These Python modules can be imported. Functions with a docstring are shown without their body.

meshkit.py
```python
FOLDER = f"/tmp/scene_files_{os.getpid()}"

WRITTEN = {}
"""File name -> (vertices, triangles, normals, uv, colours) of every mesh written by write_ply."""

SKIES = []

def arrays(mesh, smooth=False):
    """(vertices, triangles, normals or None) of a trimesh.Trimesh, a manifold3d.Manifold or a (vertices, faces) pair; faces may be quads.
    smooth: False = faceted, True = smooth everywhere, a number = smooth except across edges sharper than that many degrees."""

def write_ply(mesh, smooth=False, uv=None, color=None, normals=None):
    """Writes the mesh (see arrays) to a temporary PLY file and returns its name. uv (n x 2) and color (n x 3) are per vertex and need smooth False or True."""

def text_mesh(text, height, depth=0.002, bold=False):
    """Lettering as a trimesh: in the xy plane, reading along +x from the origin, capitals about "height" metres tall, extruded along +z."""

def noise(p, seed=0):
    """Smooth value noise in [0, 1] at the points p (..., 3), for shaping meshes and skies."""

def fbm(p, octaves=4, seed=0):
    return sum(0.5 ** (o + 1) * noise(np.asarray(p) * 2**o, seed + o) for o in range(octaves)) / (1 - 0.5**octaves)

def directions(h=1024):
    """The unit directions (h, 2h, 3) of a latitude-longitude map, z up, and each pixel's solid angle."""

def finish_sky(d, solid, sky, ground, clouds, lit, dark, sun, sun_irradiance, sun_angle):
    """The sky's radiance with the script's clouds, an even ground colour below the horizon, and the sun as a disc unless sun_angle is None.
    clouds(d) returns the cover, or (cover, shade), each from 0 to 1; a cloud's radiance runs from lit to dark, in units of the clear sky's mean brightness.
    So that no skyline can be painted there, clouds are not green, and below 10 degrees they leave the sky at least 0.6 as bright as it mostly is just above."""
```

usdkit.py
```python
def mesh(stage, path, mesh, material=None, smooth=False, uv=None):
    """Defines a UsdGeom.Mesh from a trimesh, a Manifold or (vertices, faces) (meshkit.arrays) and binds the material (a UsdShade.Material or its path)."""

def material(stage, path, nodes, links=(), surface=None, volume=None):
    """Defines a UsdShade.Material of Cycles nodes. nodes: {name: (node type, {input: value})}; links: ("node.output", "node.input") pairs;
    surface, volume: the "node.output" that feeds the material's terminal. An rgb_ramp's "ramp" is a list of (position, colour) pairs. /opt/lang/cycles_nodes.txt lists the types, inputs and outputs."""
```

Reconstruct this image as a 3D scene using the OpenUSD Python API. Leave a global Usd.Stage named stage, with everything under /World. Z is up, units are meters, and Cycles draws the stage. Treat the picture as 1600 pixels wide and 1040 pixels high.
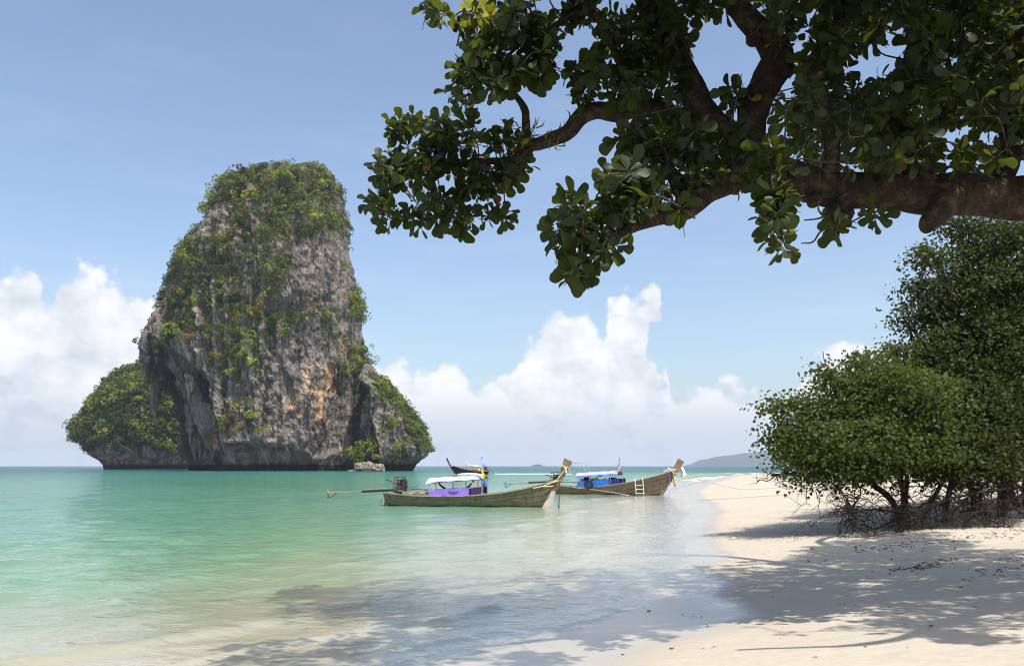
import math
import numpy as np
import trimesh
import manifold3d as m3
import meshkit
import usdkit
from pxr import Gf, Sdf, Usd, UsdGeom, UsdLux, UsdShade, Vt

stage = Usd.Stage.CreateInMemory()
UsdGeom.SetStageUpAxis(stage, "Z")
UsdGeom.SetStageMetersPerUnit(stage, 1.0)
UsdGeom.Xform.Define(stage, "/World")
UsdGeom.Scope.Define(stage, "/World/Looks")
T = Sdf.ValueTypeNames
PI = math.pi

# ------------------------------------------------------------------ camera, sky, sun
EYE, FPX, HOR = 1.95, 1386.0, 727.5          # eye height (m), focal length in pixels of a 1600 px wide picture, horizon row
SUN_EL, SUN_XY = math.radians(62), (0.62, -0.78)
EXPOSURE = 0.48
HAZE = 0.00010
SKY_STRENGTH, SUN_INTENSITY = 0.14, 1.03

cam = UsdGeom.Camera.Define(stage, "/World/camera")
cam.AddTranslateOp().Set(Gf.Vec3d(0, 0, EYE))
cam.AddRotateXOp().Set(90.0)
cam.CreateHorizontalApertureAttr(36.0)
cam.CreateVerticalApertureAttr(36.0 * 665 / 1024)
cam.CreateFocalLengthAttr(36.0 * FPX / 1600)
cam.CreateVerticalApertureOffsetAttr((HOR - 520) / 1600 * 36.0)
cam.CreateClippingRangeAttr(Gf.Vec2f(0.05, 200000.0))
cam.CreateExposureAttr(EXPOSURE)

sun_h = np.array(SUN_XY) / np.hypot(*SUN_XY)
SUN = np.array([sun_h[0] * math.cos(SUN_EL), sun_h[1] * math.cos(SUN_EL), math.sin(SUN_EL)])


class Graph:
    """Collects Cycles nodes; an input given as "node.socket" becomes a link."""

    def __init__(self):
        self.nodes, self.links = {}, []

    def __call__(self, kind, **inputs):
        name, plain = f"n{len(self.nodes)}", {}
        for k, v in inputs.items():
            if isinstance(v, str) and "." in v and v.split(".")[0] in self.nodes:
                self.links.append((v, f"{name}.{k}"))
            else:
                plain[k] = v
        self.nodes[name] = (kind, plain)
        return name

    def math(self, op, a, b=0.0, c=0.0, clamp=False):
        return self("math", math_type=op, value1=a, value2=b, value3=c, use_clamp=clamp) + ".value"

    def ramp(self, fac, stops):
        return self("rgb_ramp", fac=fac, ramp=stops) + ".color"

    def grey(self, fac, *stops):
        return self("rgb_ramp", fac=fac, ramp=[(p, (v, v, v)) for p, v in stops]) + ".color"

    def noise(self, vec, scale, detail=3, rough=0.55, **k):
        return self("noise_texture", vector=vec, scale=scale, detail=detail, roughness=rough, **k) + ".fac"

    def mix(self, fac, a, b, mode="mix"):
        return self("mix", mix_type=mode, fac=fac, color1=a, color2=b) + ".color"

    def smooth(self, v, a, b, lo=0.0, hi=1.0):
        return self("map_range", range_type="smoothstep", value=v, from_min=a, from_max=b, to_min=lo, to_max=hi, clamp=True) + ".result"

    def pos(self, scale=(1, 1, 1)):
        g = self("geometry") + ".position"
        return g if tuple(scale) == (1, 1, 1) else self("mapping", vector=g, scale=scale) + ".vector"

    def attr(self, name, out="fac"):
        return self("attribute", attribute=name) + "." + out


LOOKS = {}


def look(name, g, surface=None, volume=None):
    LOOKS[name] = usdkit.material(stage, "/World/Looks/" + name, g.nodes, g.links, surface=surface, volume=volume)
    return LOOKS[name]


# ---- the sky: a single-scattering sky with cumulus banks low over the sea
def az_el(px, py):
    return math.atan2(px - 800, FPX), (HOR - py) / math.hypot(FPX, px - 800)


BANK = [(-60, 440), (0, 425), (20, 405), (50, 400), (64, 415), (72, 452), (84, 452), (95, 425), (112, 396), (140, 386), (163, 402), (190, 420), (225, 428), (245, 440), (262, 470), (300, 500), (360, 530),
        (440, 560), (540, 560), (570, 545), (620, 540), (648, 560), (668, 545), (698, 534), (728, 548), (745, 575), (762, 580), (800, 548), (838, 500), (852, 462), (880, 456), (922, 464), (943, 490), (950, 452), (985, 440), (1006, 428),
        (1020, 414), (1029, 420), (1034, 450), (1039, 510), (1044, 565), (1060, 582), (1100, 574), (1145, 562), (1185, 585), (1215, 612), (1238, 615), (1252, 570), (1282, 540), (1296, 508), (1340, 500), (1368, 515), (1420, 560), (1500, 590), (1660, 600)]
BITE = az_el(1030, 515)
A0, A1 = -math.radians(36), math.radians(36)
bank = np.array([az_el(*p) for p in BANK])
samples = np.interp(np.linspace(A0, A1, 256), bank[:, 0], bank[:, 1])
g = Graph()
d = g("texture_coordinate") + ".generated"
sep = g("separate_xyz", vector=d)
hor = g.math("sqrt", g.math("add", g.math("multiply", sep + ".x", sep + ".x"), g.math("multiply", sep + ".y", sep + ".y")))
az = g.math("arctan2", sep + ".x", sep + ".y")
el = g.math("divide", sep + ".z", g.math("maximum", hor, 0.001))
flat = g("combine_xyz", x=az, y=el, z=0.0) + ".vector"
w1 = g("noise_texture", vector=flat, scale=26.0, detail=7.0, roughness=0.62)
w2 = g("noise_texture", vector=flat, scale=11.0, detail=3.0, roughness=0.5)
cells = g("voronoi_texture", vector=flat, scale=34.0, feature="smooth_f1", smoothness=0.4, detail=2.0, roughness=0.55) + ".distance"
sw = g("separate_color", color=w1 + ".color")
az2 = g.math("multiply_add", g.math("subtract", sw + ".r", 0.5), 0.022, az)
el2 = g.math("multiply_add", g.math("subtract", sw + ".g", 0.5), 0.036, el)
el2 = g.math("multiply_add", cells, 0.026, el2)
el2 = g.math("subtract", el2, 0.008)
tab = [(i / 255, (v, v, v)) for i, v in enumerate(samples)]
top_in = g.ramp(g("map_range", value=az2, from_min=A0, from_max=A1, clamp=True) + ".result", tab)
top_in = g("rgb_to_bw", color=top_in) + ".val"
ring = g("mapping", vector=d, scale=(1, 1, 0)) + ".vector"
top_out = g.math("multiply_add", g.noise(ring, 2.6, 3), 0.42, -0.08)
inside = g.math("multiply", g.smooth(az, -0.62, -0.56), g.smooth(az, 0.62, 0.56))
top = g("mix_float", fac=inside, a=top_out, b=top_in) + ".result"
over = g.math("subtract", top, el2)
cover = g.smooth(over, -0.002, 0.014)
# soft veil of thin cloud and wisps
wisp = g.noise(g("mapping", vector=flat, scale=(1.2, 6.0, 1)) + ".vector", 3.2, 6, 0.6)
veil = g.math("multiply", g.smooth(wisp, 0.45, 0.8), g.smooth(el, 0.62, 0.1, 0.0, 0.16))
# light and shade inside the bank
depth = g.smooth(over, 0.0, 0.15)
lump = g.noise(flat, 21.0, 5, 0.55)
patch = g.noise(g("mapping", vector=flat, scale=(1.0, 2.2, 1)) + ".vector", 9.0, 4, 0.55)
shade = g.math("multiply_add", depth, 0.42, g.math("multiply_add", lump, 1.3, g.math("multiply_add", patch, 1.7, g.math("multiply_add", cells, 0.5, -1.62))), clamp=True)
shade = g.math("maximum", shade, g.smooth(el, 0.115, 0.03, 0.0, 0.9))
bite = g.math("add", g.math("power", g.math("divide", g.math("subtract", az2, BITE[0]), 0.0135), 2.0), g.math("power", g.math("divide", g.math("subtract", el2, BITE[1]), 0.036), 2.0))
cover = g.math("multiply", cover, g.smooth(bite, 0.75, 1.25))
cloud = g.ramp(shade, [(0.0, (5.6, 5.6, 5.62)), (0.35, (5.0, 5.08, 5.28)), (1.0, (3.4, 3.8, 4.3))])
sky = g("sky_texture", sky_type="single_scattering", sun_disc=False, sun_elevation=SUN_EL, sun_rotation=math.atan2(sun_h[0], sun_h[1]),
        altitude=0.0, air_density=1.0, aerosol_density=2.0, ozone_density=2.0) + ".color"
sky = g("hsv", color=sky, saturation=0.95, value=1.0) + ".color"
sky = g.mix(veil, sky, (5.0, 5.3, 5.7))
sky = g.mix(cover, sky, cloud)
bg = g("background_shader", color=sky, strength=SKY_STRENGTH)
look("sky", g, surface=bg + ".background")
dome = UsdLux.DomeLight.Define(stage, "/World/sky")
dome.CreateIntensityAttr(1.0)
UsdShade.MaterialBindingAPI.Apply(dome.GetPrim()).Bind(LOOKS["sky"])
dome.GetPrim().SetCustomDataByKey("kind", "structure")

sun = UsdLux.DistantLight.Define(stage, "/World/sun")
sun.CreateIntensityAttr(SUN_INTENSITY)
sun.CreateAngleAttr(0.53)
sun.CreateNormalizeAttr(True)
sun.CreateColorAttr(Gf.Vec3f(1.0, 0.95, 0.87))
right = np.cross([0, 1, 0], SUN)
right /= np.linalg.norm(right)
up = np.cross(SUN, right)
sun.AddTransformOp().Set(Gf.Matrix4d(*right, 0, *up, 0, *SUN, 0, 0, 0, 40, 1))

# ------------------------------------------------------------------ helpers
USED = set()


def numbered(parent, name):
    path, k = f"{parent}/{name}", 0
    while path in USED:
        k += 1
        path = f"{parent}/{name}_{k:03d}"
    USED.add(path)
    return path


def parent_path(parent):
    return "/World" if parent is None else str((parent.GetPrim() if hasattr(parent, "GetPrim") else parent).GetPath())


def tag(o, label=None, cat=None, group=None, kind=None):
    p = o.GetPrim() if hasattr(o, "GetPrim") else o
    for k, v in (("label", label), ("category", cat), ("group", group), ("kind", kind)):
        if v:
            p.SetCustomDataByKey(k, v)
    return o


def obj(name, mesh, material, parent=None, smooth=False, prim=None):
    m = usdkit.mesh(stage, numbered(parent_path(parent), name), mesh, LOOKS[material], smooth=smooth)
    for k, v in (prim or {}).items():
        v = np.asarray(v, np.float32)
        if v.ndim == 2:
            UsdGeom.PrimvarsAPI(m).CreatePrimvar(k, T.Color3fArray, "vertex").Set(Vt.Vec3fArray.FromNumpy(v))
        else:
            UsdGeom.PrimvarsAPI(m).CreatePrimvar(k, T.FloatArray, "vertex").Set(Vt.FloatArray.FromNumpy(v))
    return m


def thing(name, label, cat, loc=(0, 0, 0), rotz=0.0, group=None, kind=None):
    x = UsdGeom.Xform.Define(stage, numbered("/World", name))
    x.AddTranslateOp().Set(Gf.Vec3d(*map(float, loc)))
    if rotz:
        x.AddRotateZOp().Set(math.degrees(rotz))
    return tag(x, label, cat, group, kind)


def P(px, py, dist):
    """The point that the photograph shows at a pixel, at a given distance ahead."""
    return np.array([(px - 800) / FPX * dist, dist, EYE + (HOR - py) / FPX * dist])


def join(*ms):
    return trimesh.util.concatenate([m for m in ms if m is not None])


def TM(v, f):
    return trimesh.Trimesh(v, f, process=False)


def box(size, at=(0, 0, 0), rot=None, bevel=0.0):
    if bevel:
        s = np.array(size) / 2 - bevel
        pts = [np.array([a, b, c]) * s + np.array(o) for a in (-1, 1) for b in (-1, 1) for c in (-1, 1) for o in ((a * bevel, 0, 0), (0, b * bevel, 0), (0, 0, c * bevel))]
        m = trimesh.convex.convex_hull(np.array(pts))
    else:
        m = trimesh.creation.box(size)
    if rot is not None:
        m.apply_transform(trimesh.transformations.euler_matrix(*rot))
    m.apply_translation(at)
    return m


def spline(pts, n):
    """Catmull-Rom through the rows of pts (any number of columns), n samples."""
    p = np.asarray(pts, float)
    p = np.vstack([2 * p[0] - p[1], p, 2 * p[-1] - p[-2]])
    u = np.linspace(0, len(p) - 3 - 1e-9, n)
    i, t = np.floor(u).astype(int), (u - np.floor(u))[:, None]
    a, b, c, e = p[i], p[i + 1], p[i + 2], p[i + 3]
    return 0.5 * (2 * b + (c - a) * t + (2 * a - 5 * b + 4 * c - e) * t * t + (3 * b - a - 3 * c + e) * t ** 3)


def tube(pts, radii, sides=8, lump=0.0, seed=0, freq=6.0):
    p = np.asarray(pts, float)
    n = len(p)
    r = np.broadcast_to(np.asarray(radii, float), (n,)).copy()
    t = np.gradient(p, axis=0)
    t /= np.maximum(np.linalg.norm(t, axis=1, keepdims=True), 1e-9)
    ref = np.array([0, 0, 1.0]) if abs(t[0][2]) < 0.9 else np.array([1.0, 0, 0])
    u = np.zeros_like(p)
    a = np.cross(t[0], ref)
    a /= np.linalg.norm(a)
    for k in range(n):
        a = a - t[k] * a.dot(t[k])
        a /= max(np.linalg.norm(a), 1e-9)
        u[k] = a
    w = np.cross(t, u)
    ang = np.arange(sides) / sides * 2 * PI
    v = p[:, None] + r[:, None, None] * (np.cos(ang)[None, :, None] * u[:, None] + np.sin(ang)[None, :, None] * w[:, None])
    if lump:
        q = v * freq
        k = meshkit.fbm(q, 3, seed) - 0.5 + 0.7 * (meshkit.fbm(v * freq * 0.3, 2, seed + 9) - 0.5)
        v = v + (v - p[:, None]) * (k * 2 * lump)[..., None]
    v = v.reshape(-1, 3)
    i, j = np.meshgrid(np.arange(n - 1), np.arange(sides), indexing="ij")
    a0, b0 = i * sides + j, i * sides + (j + 1) % sides
    f = np.vstack([np.stack([a0, b0, b0 + sides], -1).reshape(-1, 3), np.stack([a0, b0 + sides, a0 + sides], -1).reshape(-1, 3)])
    v = np.vstack([v, p[:1], p[-1:]])
    j = np.arange(sides)
    c0, c1 = n * sides, n * sides + 1
    f = np.vstack([f, np.stack([np.full(sides, c0), (j + 1) % sides, j], 1), np.stack([np.full(sides, c1), (n - 1) * sides + j, (n - 1) * sides + (j + 1) % sides], 1)])
    return TM(v, f)


def rod(a, b, r, sides=8):
    return tube(np.array([a, b], float), r, sides)


def grid_faces(n, m, wrap=False):
    i, j = np.meshgrid(np.arange(n - 1), np.arange(m if wrap else m - 1), indexing="ij")
    a, b = i * m + j, i * m + (j + 1) % m
    c, e = a + m, b + m
    return np.vstack([np.stack([a, b, e], -1).reshape(-1, 3), np.stack([a, e, c], -1).reshape(-1, 3)])


def poly_sd(x, y, poly):
    """Signed distance (positive inside) of points to a polygon."""
    poly = np.asarray(poly, float)
    dmin, inside = np.full(x.shape, 1e9), np.zeros(x.shape, bool)
    for (x0, y0), (x1, y1) in zip(poly, np.roll(poly, -1, 0)):
        ex, ey = x1 - x0, y1 - y0
        t = np.clip(((x - x0) * ex + (y - y0) * ey) / (ex * ex + ey * ey + 1e-12), 0, 1)
        dmin = np.minimum(dmin, np.hypot(x - x0 - t * ex, y - y0 - t * ey))
        cond = (y0 > y) != (y1 > y)
        inside ^= cond & (x < (x1 - x0) * (y - y0) / (y1 - y0 + 1e-12) + x0)
    return np.where(inside, dmin, -dmin)


def sstep(x, a, b):
    t = np.clip((np.asarray(x, float) - a) / (b - a), 0, 1)
    return t * t * (3 - 2 * t)


# ------------------------------------------------------------------ materials
def plain(name, color, rough=0.6, var=0.12, scale=6.0, metallic=0.0, stretch=(1, 1, 1), bump=0.0, spec=0.4, wear=None):
    g = Graph()
    co = g("mapping", vector=g("texture_coordinate") + ".object", scale=stretch) + ".vector"
    n = g.noise(co, scale, 5, 0.6)
    c = np.array(color)
    col = g.ramp(n, [(0.25, tuple(c * (1 - var))), (0.5, tuple(c)), (0.75, tuple(np.minimum(c * (1 + var), 1)))])
    if wear:
        col = g.mix(g.smooth(g.noise(co, scale * 0.6, 6, 0.7, ), wear[1], wear[1] + 0.12), col, wear[0])
    k = {}
    if bump:
        k["normal"] = g("bump", height=n, distance=bump, strength=1.0) + ".normal"
    b = g("principled_bsdf", base_color=col, roughness=rough, metallic=metallic, specular_ior_level=spec, **k)
    return look(name, g, b + ".BSDF")


def leafy(name, dark, light, through, rough=0.42, trans=0.3, spec=0.5):
    g = Graph()
    geo = g("geometry")
    rnd = g.math("fraction", g.math("add", geo + ".random_per_island", g("object_info") + ".random"))
    col = g.ramp(rnd, [(0.0, dark), (0.5, tuple((np.array(dark) + light) / 2)), (0.82, light), (1.0, tuple(np.array(light) * (2.1, 1.75, 1.1)))])
    thr = g.mix(rnd, through, tuple(np.array(through) * (0.6, 0.75, 0.6)))
    b = g("principled_bsdf", base_color=col, roughness=rough, specular_ior_level=spec)
    t = g("translucent_bsdf", color=thr)
    return look(name, g, g("mix_closure", fac=trans, closure1=b + ".BSDF", closure2=t + ".BSDF") + ".closure")


def rocky(name):
    """Weathered limestone: grey with dark vertical run-off streaks, pale and ochre scars where the primvar says the face is fresh."""
    g = Graph()
    p = g.pos()
    streak = g.noise(g("mapping", vector=p, scale=(0.45, 0.45, 0.05)) + ".vector", 1.0, 6, 0.62)
    blotch = g.noise(p, 0.16, 5, 0.6)
    fine = g.noise(p, 1.1, 5, 0.65)
    fl = g.noise(g("mapping", vector=p, scale=(1.3, 1.3, 0.22)) + ".vector", 1.0, 5, 0.6)
    grey = g.ramp(streak, [(0.32, (0.040, 0.034, 0.029)), (0.45, (0.15, 0.128, 0.11)), (0.57, (0.28, 0.242, 0.21)), (0.70, (0.46, 0.40, 0.335))])
    grey = g.mix(0.38, grey, g.ramp(fine, [(0.3, (0.05, 0.043, 0.036)), (0.55, (0.22, 0.19, 0.168)), (0.75, (0.38, 0.335, 0.29))]))
    grey = g.mix(g.smooth(blotch, 0.53, 0.66, 0, 0.7), grey, (0.42, 0.35, 0.27))
    grey = g.mix(g.smooth(g.noise(g("mapping", vector=p, scale=(0.30, 0.30, 0.02)) + ".vector", 1.0, 4, 0.6), 0.53, 0.66, 0, 0.8), grey, (0.035, 0.031, 0.028))
    tan = g.ramp(g.noise(g("mapping", vector=p, scale=(0.5, 0.5, 0.14)) + ".vector", 1.0, 5, 0.65),
                 [(0.30, (0.42, 0.33, 0.24)), (0.47, (0.55, 0.40, 0.25)), (0.58, (0.50, 0.27, 0.12)), (0.68, (0.42, 0.17, 0.07)), (0.8, (0.55, 0.47, 0.38))])
    fresh = g.math("multiply_add", streak, 1.1, g.math("multiply_add", g.noise(p, 0.33, 5, 0.62), 0.8, -0.92))
    fac = g.smooth(g.math("add", g.attr("fresh"), fresh), 0.46, 0.62)
    col = g.mix(fac, grey, tan)
    col = g.mix(g.math("multiply", g.attr("pale"), 0.75), col, g.ramp(fine, [(0.3, (0.28, 0.235, 0.18)), (0.7, (0.46, 0.40, 0.32))]))
    col = g.mix(g.attr("wetline"), col, (0.022, 0.020, 0.018))
    h = g.math("add", fl, g.math("multiply", fine, 0.6))
    b = g("principled_bsdf", base_color=col, roughness=0.9, specular_ior_level=0.15, normal=g("bump", height=h, distance=1.6, strength=0.9) + ".normal")
    return look(name, g, b + ".BSDF")


def wood(name, base, dirt, moss=None, scale=3.0, rough=0.75, planks=False):
    g = Graph()
    co = g("texture_coordinate") + ".object"
    grain = g.noise(g("mapping", vector=co, scale=(0.5, 6.0, 9.0)) + ".vector", scale, 5, 0.65)
    b1 = np.array(base)
    col = g.ramp(grain, [(0.25, tuple(b1 * 0.5)), (0.5, tuple(b1)), (0.78, tuple(np.minimum(b1 * 1.5, 1)))])
    col = g.mix(g.smooth(g.noise(co, 2.2, 6, 0.7), 0.50, 0.68, 0, 0.75), col, dirt)
    if moss:
        col = g.mix(g.smooth(g.noise(co, 1.5, 6, 0.7), 0.42, 0.62, 0, 0.8), col, moss)
    if planks:
        run = g.noise(g("mapping", vector=co, scale=(3.0, 1.0, 0.25)) + ".vector", 2.0, 5, 0.7)
        col = g.mix(g.smooth(run, 0.54, 0.68, 0, 0.65), col, tuple(np.array(dirt) * 0.8))
        col = g.mix(g.smooth(g.noise(co, 3.4, 5, 0.7), 0.58, 0.70, 0, 0.45), col, tuple(np.minimum(b1 * 1.9, 0.6)))
        seam = g.math("absolute", g.math("subtract", g.math("fraction", g.math("multiply", g.attr("strake"), 5.0)), 0.5))
        col = g.mix(g.smooth(seam, 0.42, 0.49, 0, 0.75), col, tuple(np.array(dirt) * 0.35))
    b = g("principled_bsdf", base_color=col, roughness=rough, specular_ior_level=0.25, normal=g("bump", height=grain, distance=0.02, strength=0.7) + ".normal")
    return look(name, g, b + ".BSDF")


rocky("limestone")
wood("hull_wood", (0.32, 0.29, 0.20), (0.13, 0.09, 0.06), moss=(0.25, 0.26, 0.15), planks=True)
wood("hull_wood_brown", (0.36, 0.285, 0.20), (0.17, 0.125, 0.085), moss=(0.30, 0.26, 0.18), planks=True)
wood("hull_wood_dark", (0.055, 0.04, 0.03), (0.03, 0.02, 0.015))
wood("rail_wood", (0.36, 0.27, 0.20), (0.22, 0.11, 0.07))
wood("stem_wood", (0.24, 0.175, 0.11), (0.15, 0.10, 0.06))
wood("deck_wood", (0.20, 0.15, 0.11), (0.09, 0.065, 0.05))
plain("bare_stem", (0.55, 0.47, 0.40), 0.7, 0.25, 5)
plain("waterline_paint", (0.022, 0.03, 0.016), 0.5, 0.4, 4)
plain("lavender_tarp", (0.47, 0.42, 0.56), 0.6, 0.06, 3)
plain("pink_tarp", (0.50, 0.40, 0.54), 0.6, 0.08, 3)
plain("white_tarp", (0.76, 0.75, 0.72), 0.6, 0.08, 3)
plain("purple_tarp", (0.27, 0.16, 0.66), 0.5, 0.06, 3)
plain("indigo_tarp", (0.045, 0.018, 0.11), 0.5, 0.1, 3)
plain("blue_tarp", (0.01, 0.16, 0.62), 0.5, 0.12, 4)
plain("light_blue_tarp", (0.10, 0.34, 0.80), 0.5, 0.1, 4)
plain("navy_tarp", (0.008, 0.02, 0.17), 0.5, 0.2, 4)
plain("black_cloth", (0.016, 0.017, 0.024), 0.7, 0.2, 4)
plain("navy_cloth", (0.012, 0.028, 0.16), 0.8, 0.2, 4)
plain("royal_cloth", (0.05, 0.10, 0.50), 0.8, 0.2, 4)
plain("pale_blue_cloth", (0.22, 0.30, 0.72), 0.8, 0.2, 4)
plain("yellow_cloth", (0.80, 0.62, 0.02), 0.8, 0.15, 4)
plain("orange_cloth", (0.78, 0.30, 0.04), 0.8, 0.15, 4)
plain("red_cloth", (0.62, 0.06, 0.05), 0.8, 0.15, 4)
plain("pink_cloth", (0.75, 0.30, 0.34), 0.8, 0.15, 4)
plain("white_cloth", (0.78, 0.77, 0.74), 0.8, 0.06, 4)
plain("cream_cloth", (0.74, 0.68, 0.52), 0.8, 0.1, 4)
plain("purple_cloth", (0.26, 0.10, 0.36), 0.8, 0.1, 4)
plain("lime_rope", (0.58, 0.60, 0.30), 0.8, 0.2, 8)
plain("rope", (0.50, 0.44, 0.34), 0.9, 0.2, 8)
plain("metal_pole", (0.42, 0.39, 0.36), 0.45, 0.25, 8, 0.4)
plain("white_paint", (0.70, 0.67, 0.60), 0.5, 0.15, 8, wear=((0.30, 0.22, 0.16), 0.62))
plain("rusty_iron", (0.11, 0.065, 0.045), 0.6, 0.5, 9, 0.35, wear=((0.20, 0.085, 0.04), 0.52))
plain("black_iron", (0.035, 0.032, 0.032), 0.5, 0.4, 9, 0.4)
plain("shaft_steel", (0.36, 0.28, 0.22), 0.5, 0.35, 6, 0.35)
plain("tyre_rubber", (0.015, 0.015, 0.016), 0.8, 0.2, 6)
plain("stone", (0.25, 0.205, 0.155), 0.9, 0.5, 0.7, bump=0.6)
plain("pebble", (0.10, 0.085, 0.075), 0.8, 0.4, 20)
plain("seaweed", (0.045, 0.033, 0.022), 0.9, 0.4, 9)
leafy("almond_leaf", (0.004, 0.009, 0.002), (0.017, 0.032, 0.005), (0.19, 0.225, 0.018), rough=0.46, trans=0.30, spec=0.28)
leafy("almond_leaf_yellow", (0.20, 0.21, 0.02), (0.30, 0.28, 0.03), (0.60, 0.56, 0.05), rough=0.4, trans=0.4)
leafy("almond_leaf_rust", (0.10, 0.035, 0.01), (0.18, 0.06, 0.012), (0.3, 0.09, 0.02), rough=0.5, trans=0.35)
leafy("hibiscus_leaf", (0.013, 0.021, 0.004), (0.095, 0.115, 0.015), (0.18, 0.22, 0.025), rough=0.55, trans=0.24, spec=0.25)
leafy("hibiscus_leaf_light", (0.018, 0.032, 0.005), (0.145, 0.180, 0.022), (0.22, 0.27, 0.03), rough=0.55, trans=0.26, spec=0.25)
leafy("bush_leaf", (0.030, 0.045, 0.006), (0.115, 0.145, 0.018), (0.14, 0.20, 0.03), rough=0.6, trans=0.22, spec=0.25)
leafy("bush_leaf_light", (0.08, 0.12, 0.010), (0.23, 0.28, 0.025), (0.22, 0.30, 0.04), rough=0.6, trans=0.22, spec=0.25)
leafy("bush_leaf_brown", (0.075, 0.060, 0.018), (0.16, 0.115, 0.035), (0.2, 0.15, 0.04), rough=0.7, trans=0.2, spec=0.2)
leafy("bush_leaf_dark", (0.012, 0.024, 0.007), (0.036, 0.062, 0.014), (0.09, 0.13, 0.02), rough=0.6, trans=0.2, spec=0.25)


def bark(name, dark, mid, pale, scale=1.0):
    g = Graph()
    p = g.pos()
    wp = g("vector_math", math_type="multiply_add", vector1=g("noise_texture", vector=p, scale=9.0 * scale, detail=3.0) + ".color", vector2=(0.10, 0.10, 0.10), vector3=p) + ".vector"
    v = g("voronoi_texture", vector=wp, scale=34.0 * scale, feature="distance_to_edge", detail=2.0) + ".distance"
    crack = g.smooth(v, 0.0, 0.16)
    n = g.noise(p, 7.0 * scale, 6, 0.65)
    col = g.ramp(n, [(0.3, dark), (0.52, mid), (0.74, pale)])
    col = g.mix(g.math("multiply_add", crack, 0.5, 0.5), tuple(np.array(dark) * 0.5), col)
    col = g.mix(g.smooth(g.noise(p, 3.0 * scale, 5, 0.7), 0.58, 0.70, 0, 0.5), col, (0.10, 0.11, 0.05))
    h = g.math("add", g.math("multiply", crack, 0.30), n)
    b = g("principled_bsdf", base_color=col, roughness=0.9, specular_ior_level=0.2, normal=g("bump", height=h, distance=0.03 / scale, strength=1.0) + ".normal")
    return look(name, g, b + ".BSDF")


bark("almond_bark", (0.020, 0.014, 0.010), (0.052, 0.037, 0.026), (0.15, 0.11, 0.078))
bark("twig_bark", (0.05, 0.037, 0.028), (0.12, 0.09, 0.068), (0.26, 0.20, 0.15), 2.0)
bark("dark_bark", (0.020, 0.016, 0.013), (0.05, 0.04, 0.033), (0.12, 0.10, 0.08), 2.0)

# sand: dry and pale, darker and glossy where the swash has wetted it
g = Graph()
p = g.pos()
n1, n2 = g.noise(p, 0.55, 5, 0.6), g.noise(p, 9.0, 5, 0.7)
n3 = g.noise(p, 160.0, 2, 0.5)
dry = g.ramp(n1, [(0.3, (0.445, 0.39, 0.305)), (0.55, (0.485, 0.432, 0.345)), (0.75, (0.515, 0.465, 0.38))])
dry = g.mix(0.35, dry, g.ramp(n2, [(0.25, (0.37, 0.318, 0.245)), (0.6, (0.50, 0.444, 0.357))]))
dry = g.mix(g.smooth(n3, 0.34, 0.26, 0, 0.5), dry, (0.22, 0.18, 0.14))
wetc = g.ramp(n1, [(0.3, (0.37, 0.325, 0.26)), (0.7, (0.44, 0.39, 0.32))])
wn = g.math("add", g.attr("wet"), g.math("multiply_add", n1, 0.5, -0.25))
wn = g.math("multiply_add", n2, 0.30, g.math("add", wn, -0.15))
wf = g.smooth(wn, 0.08, 0.92)
col = g.mix(wf, dry, wetc)
rip = g.noise(g("mapping", vector=p, scale=(1.0, 2.0, 1.0)) + ".vector", 2.6, 4, 0.6)
h = g.math("multiply_add", rip, 0.6, g.math("multiply", n2, 0.25))
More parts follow.
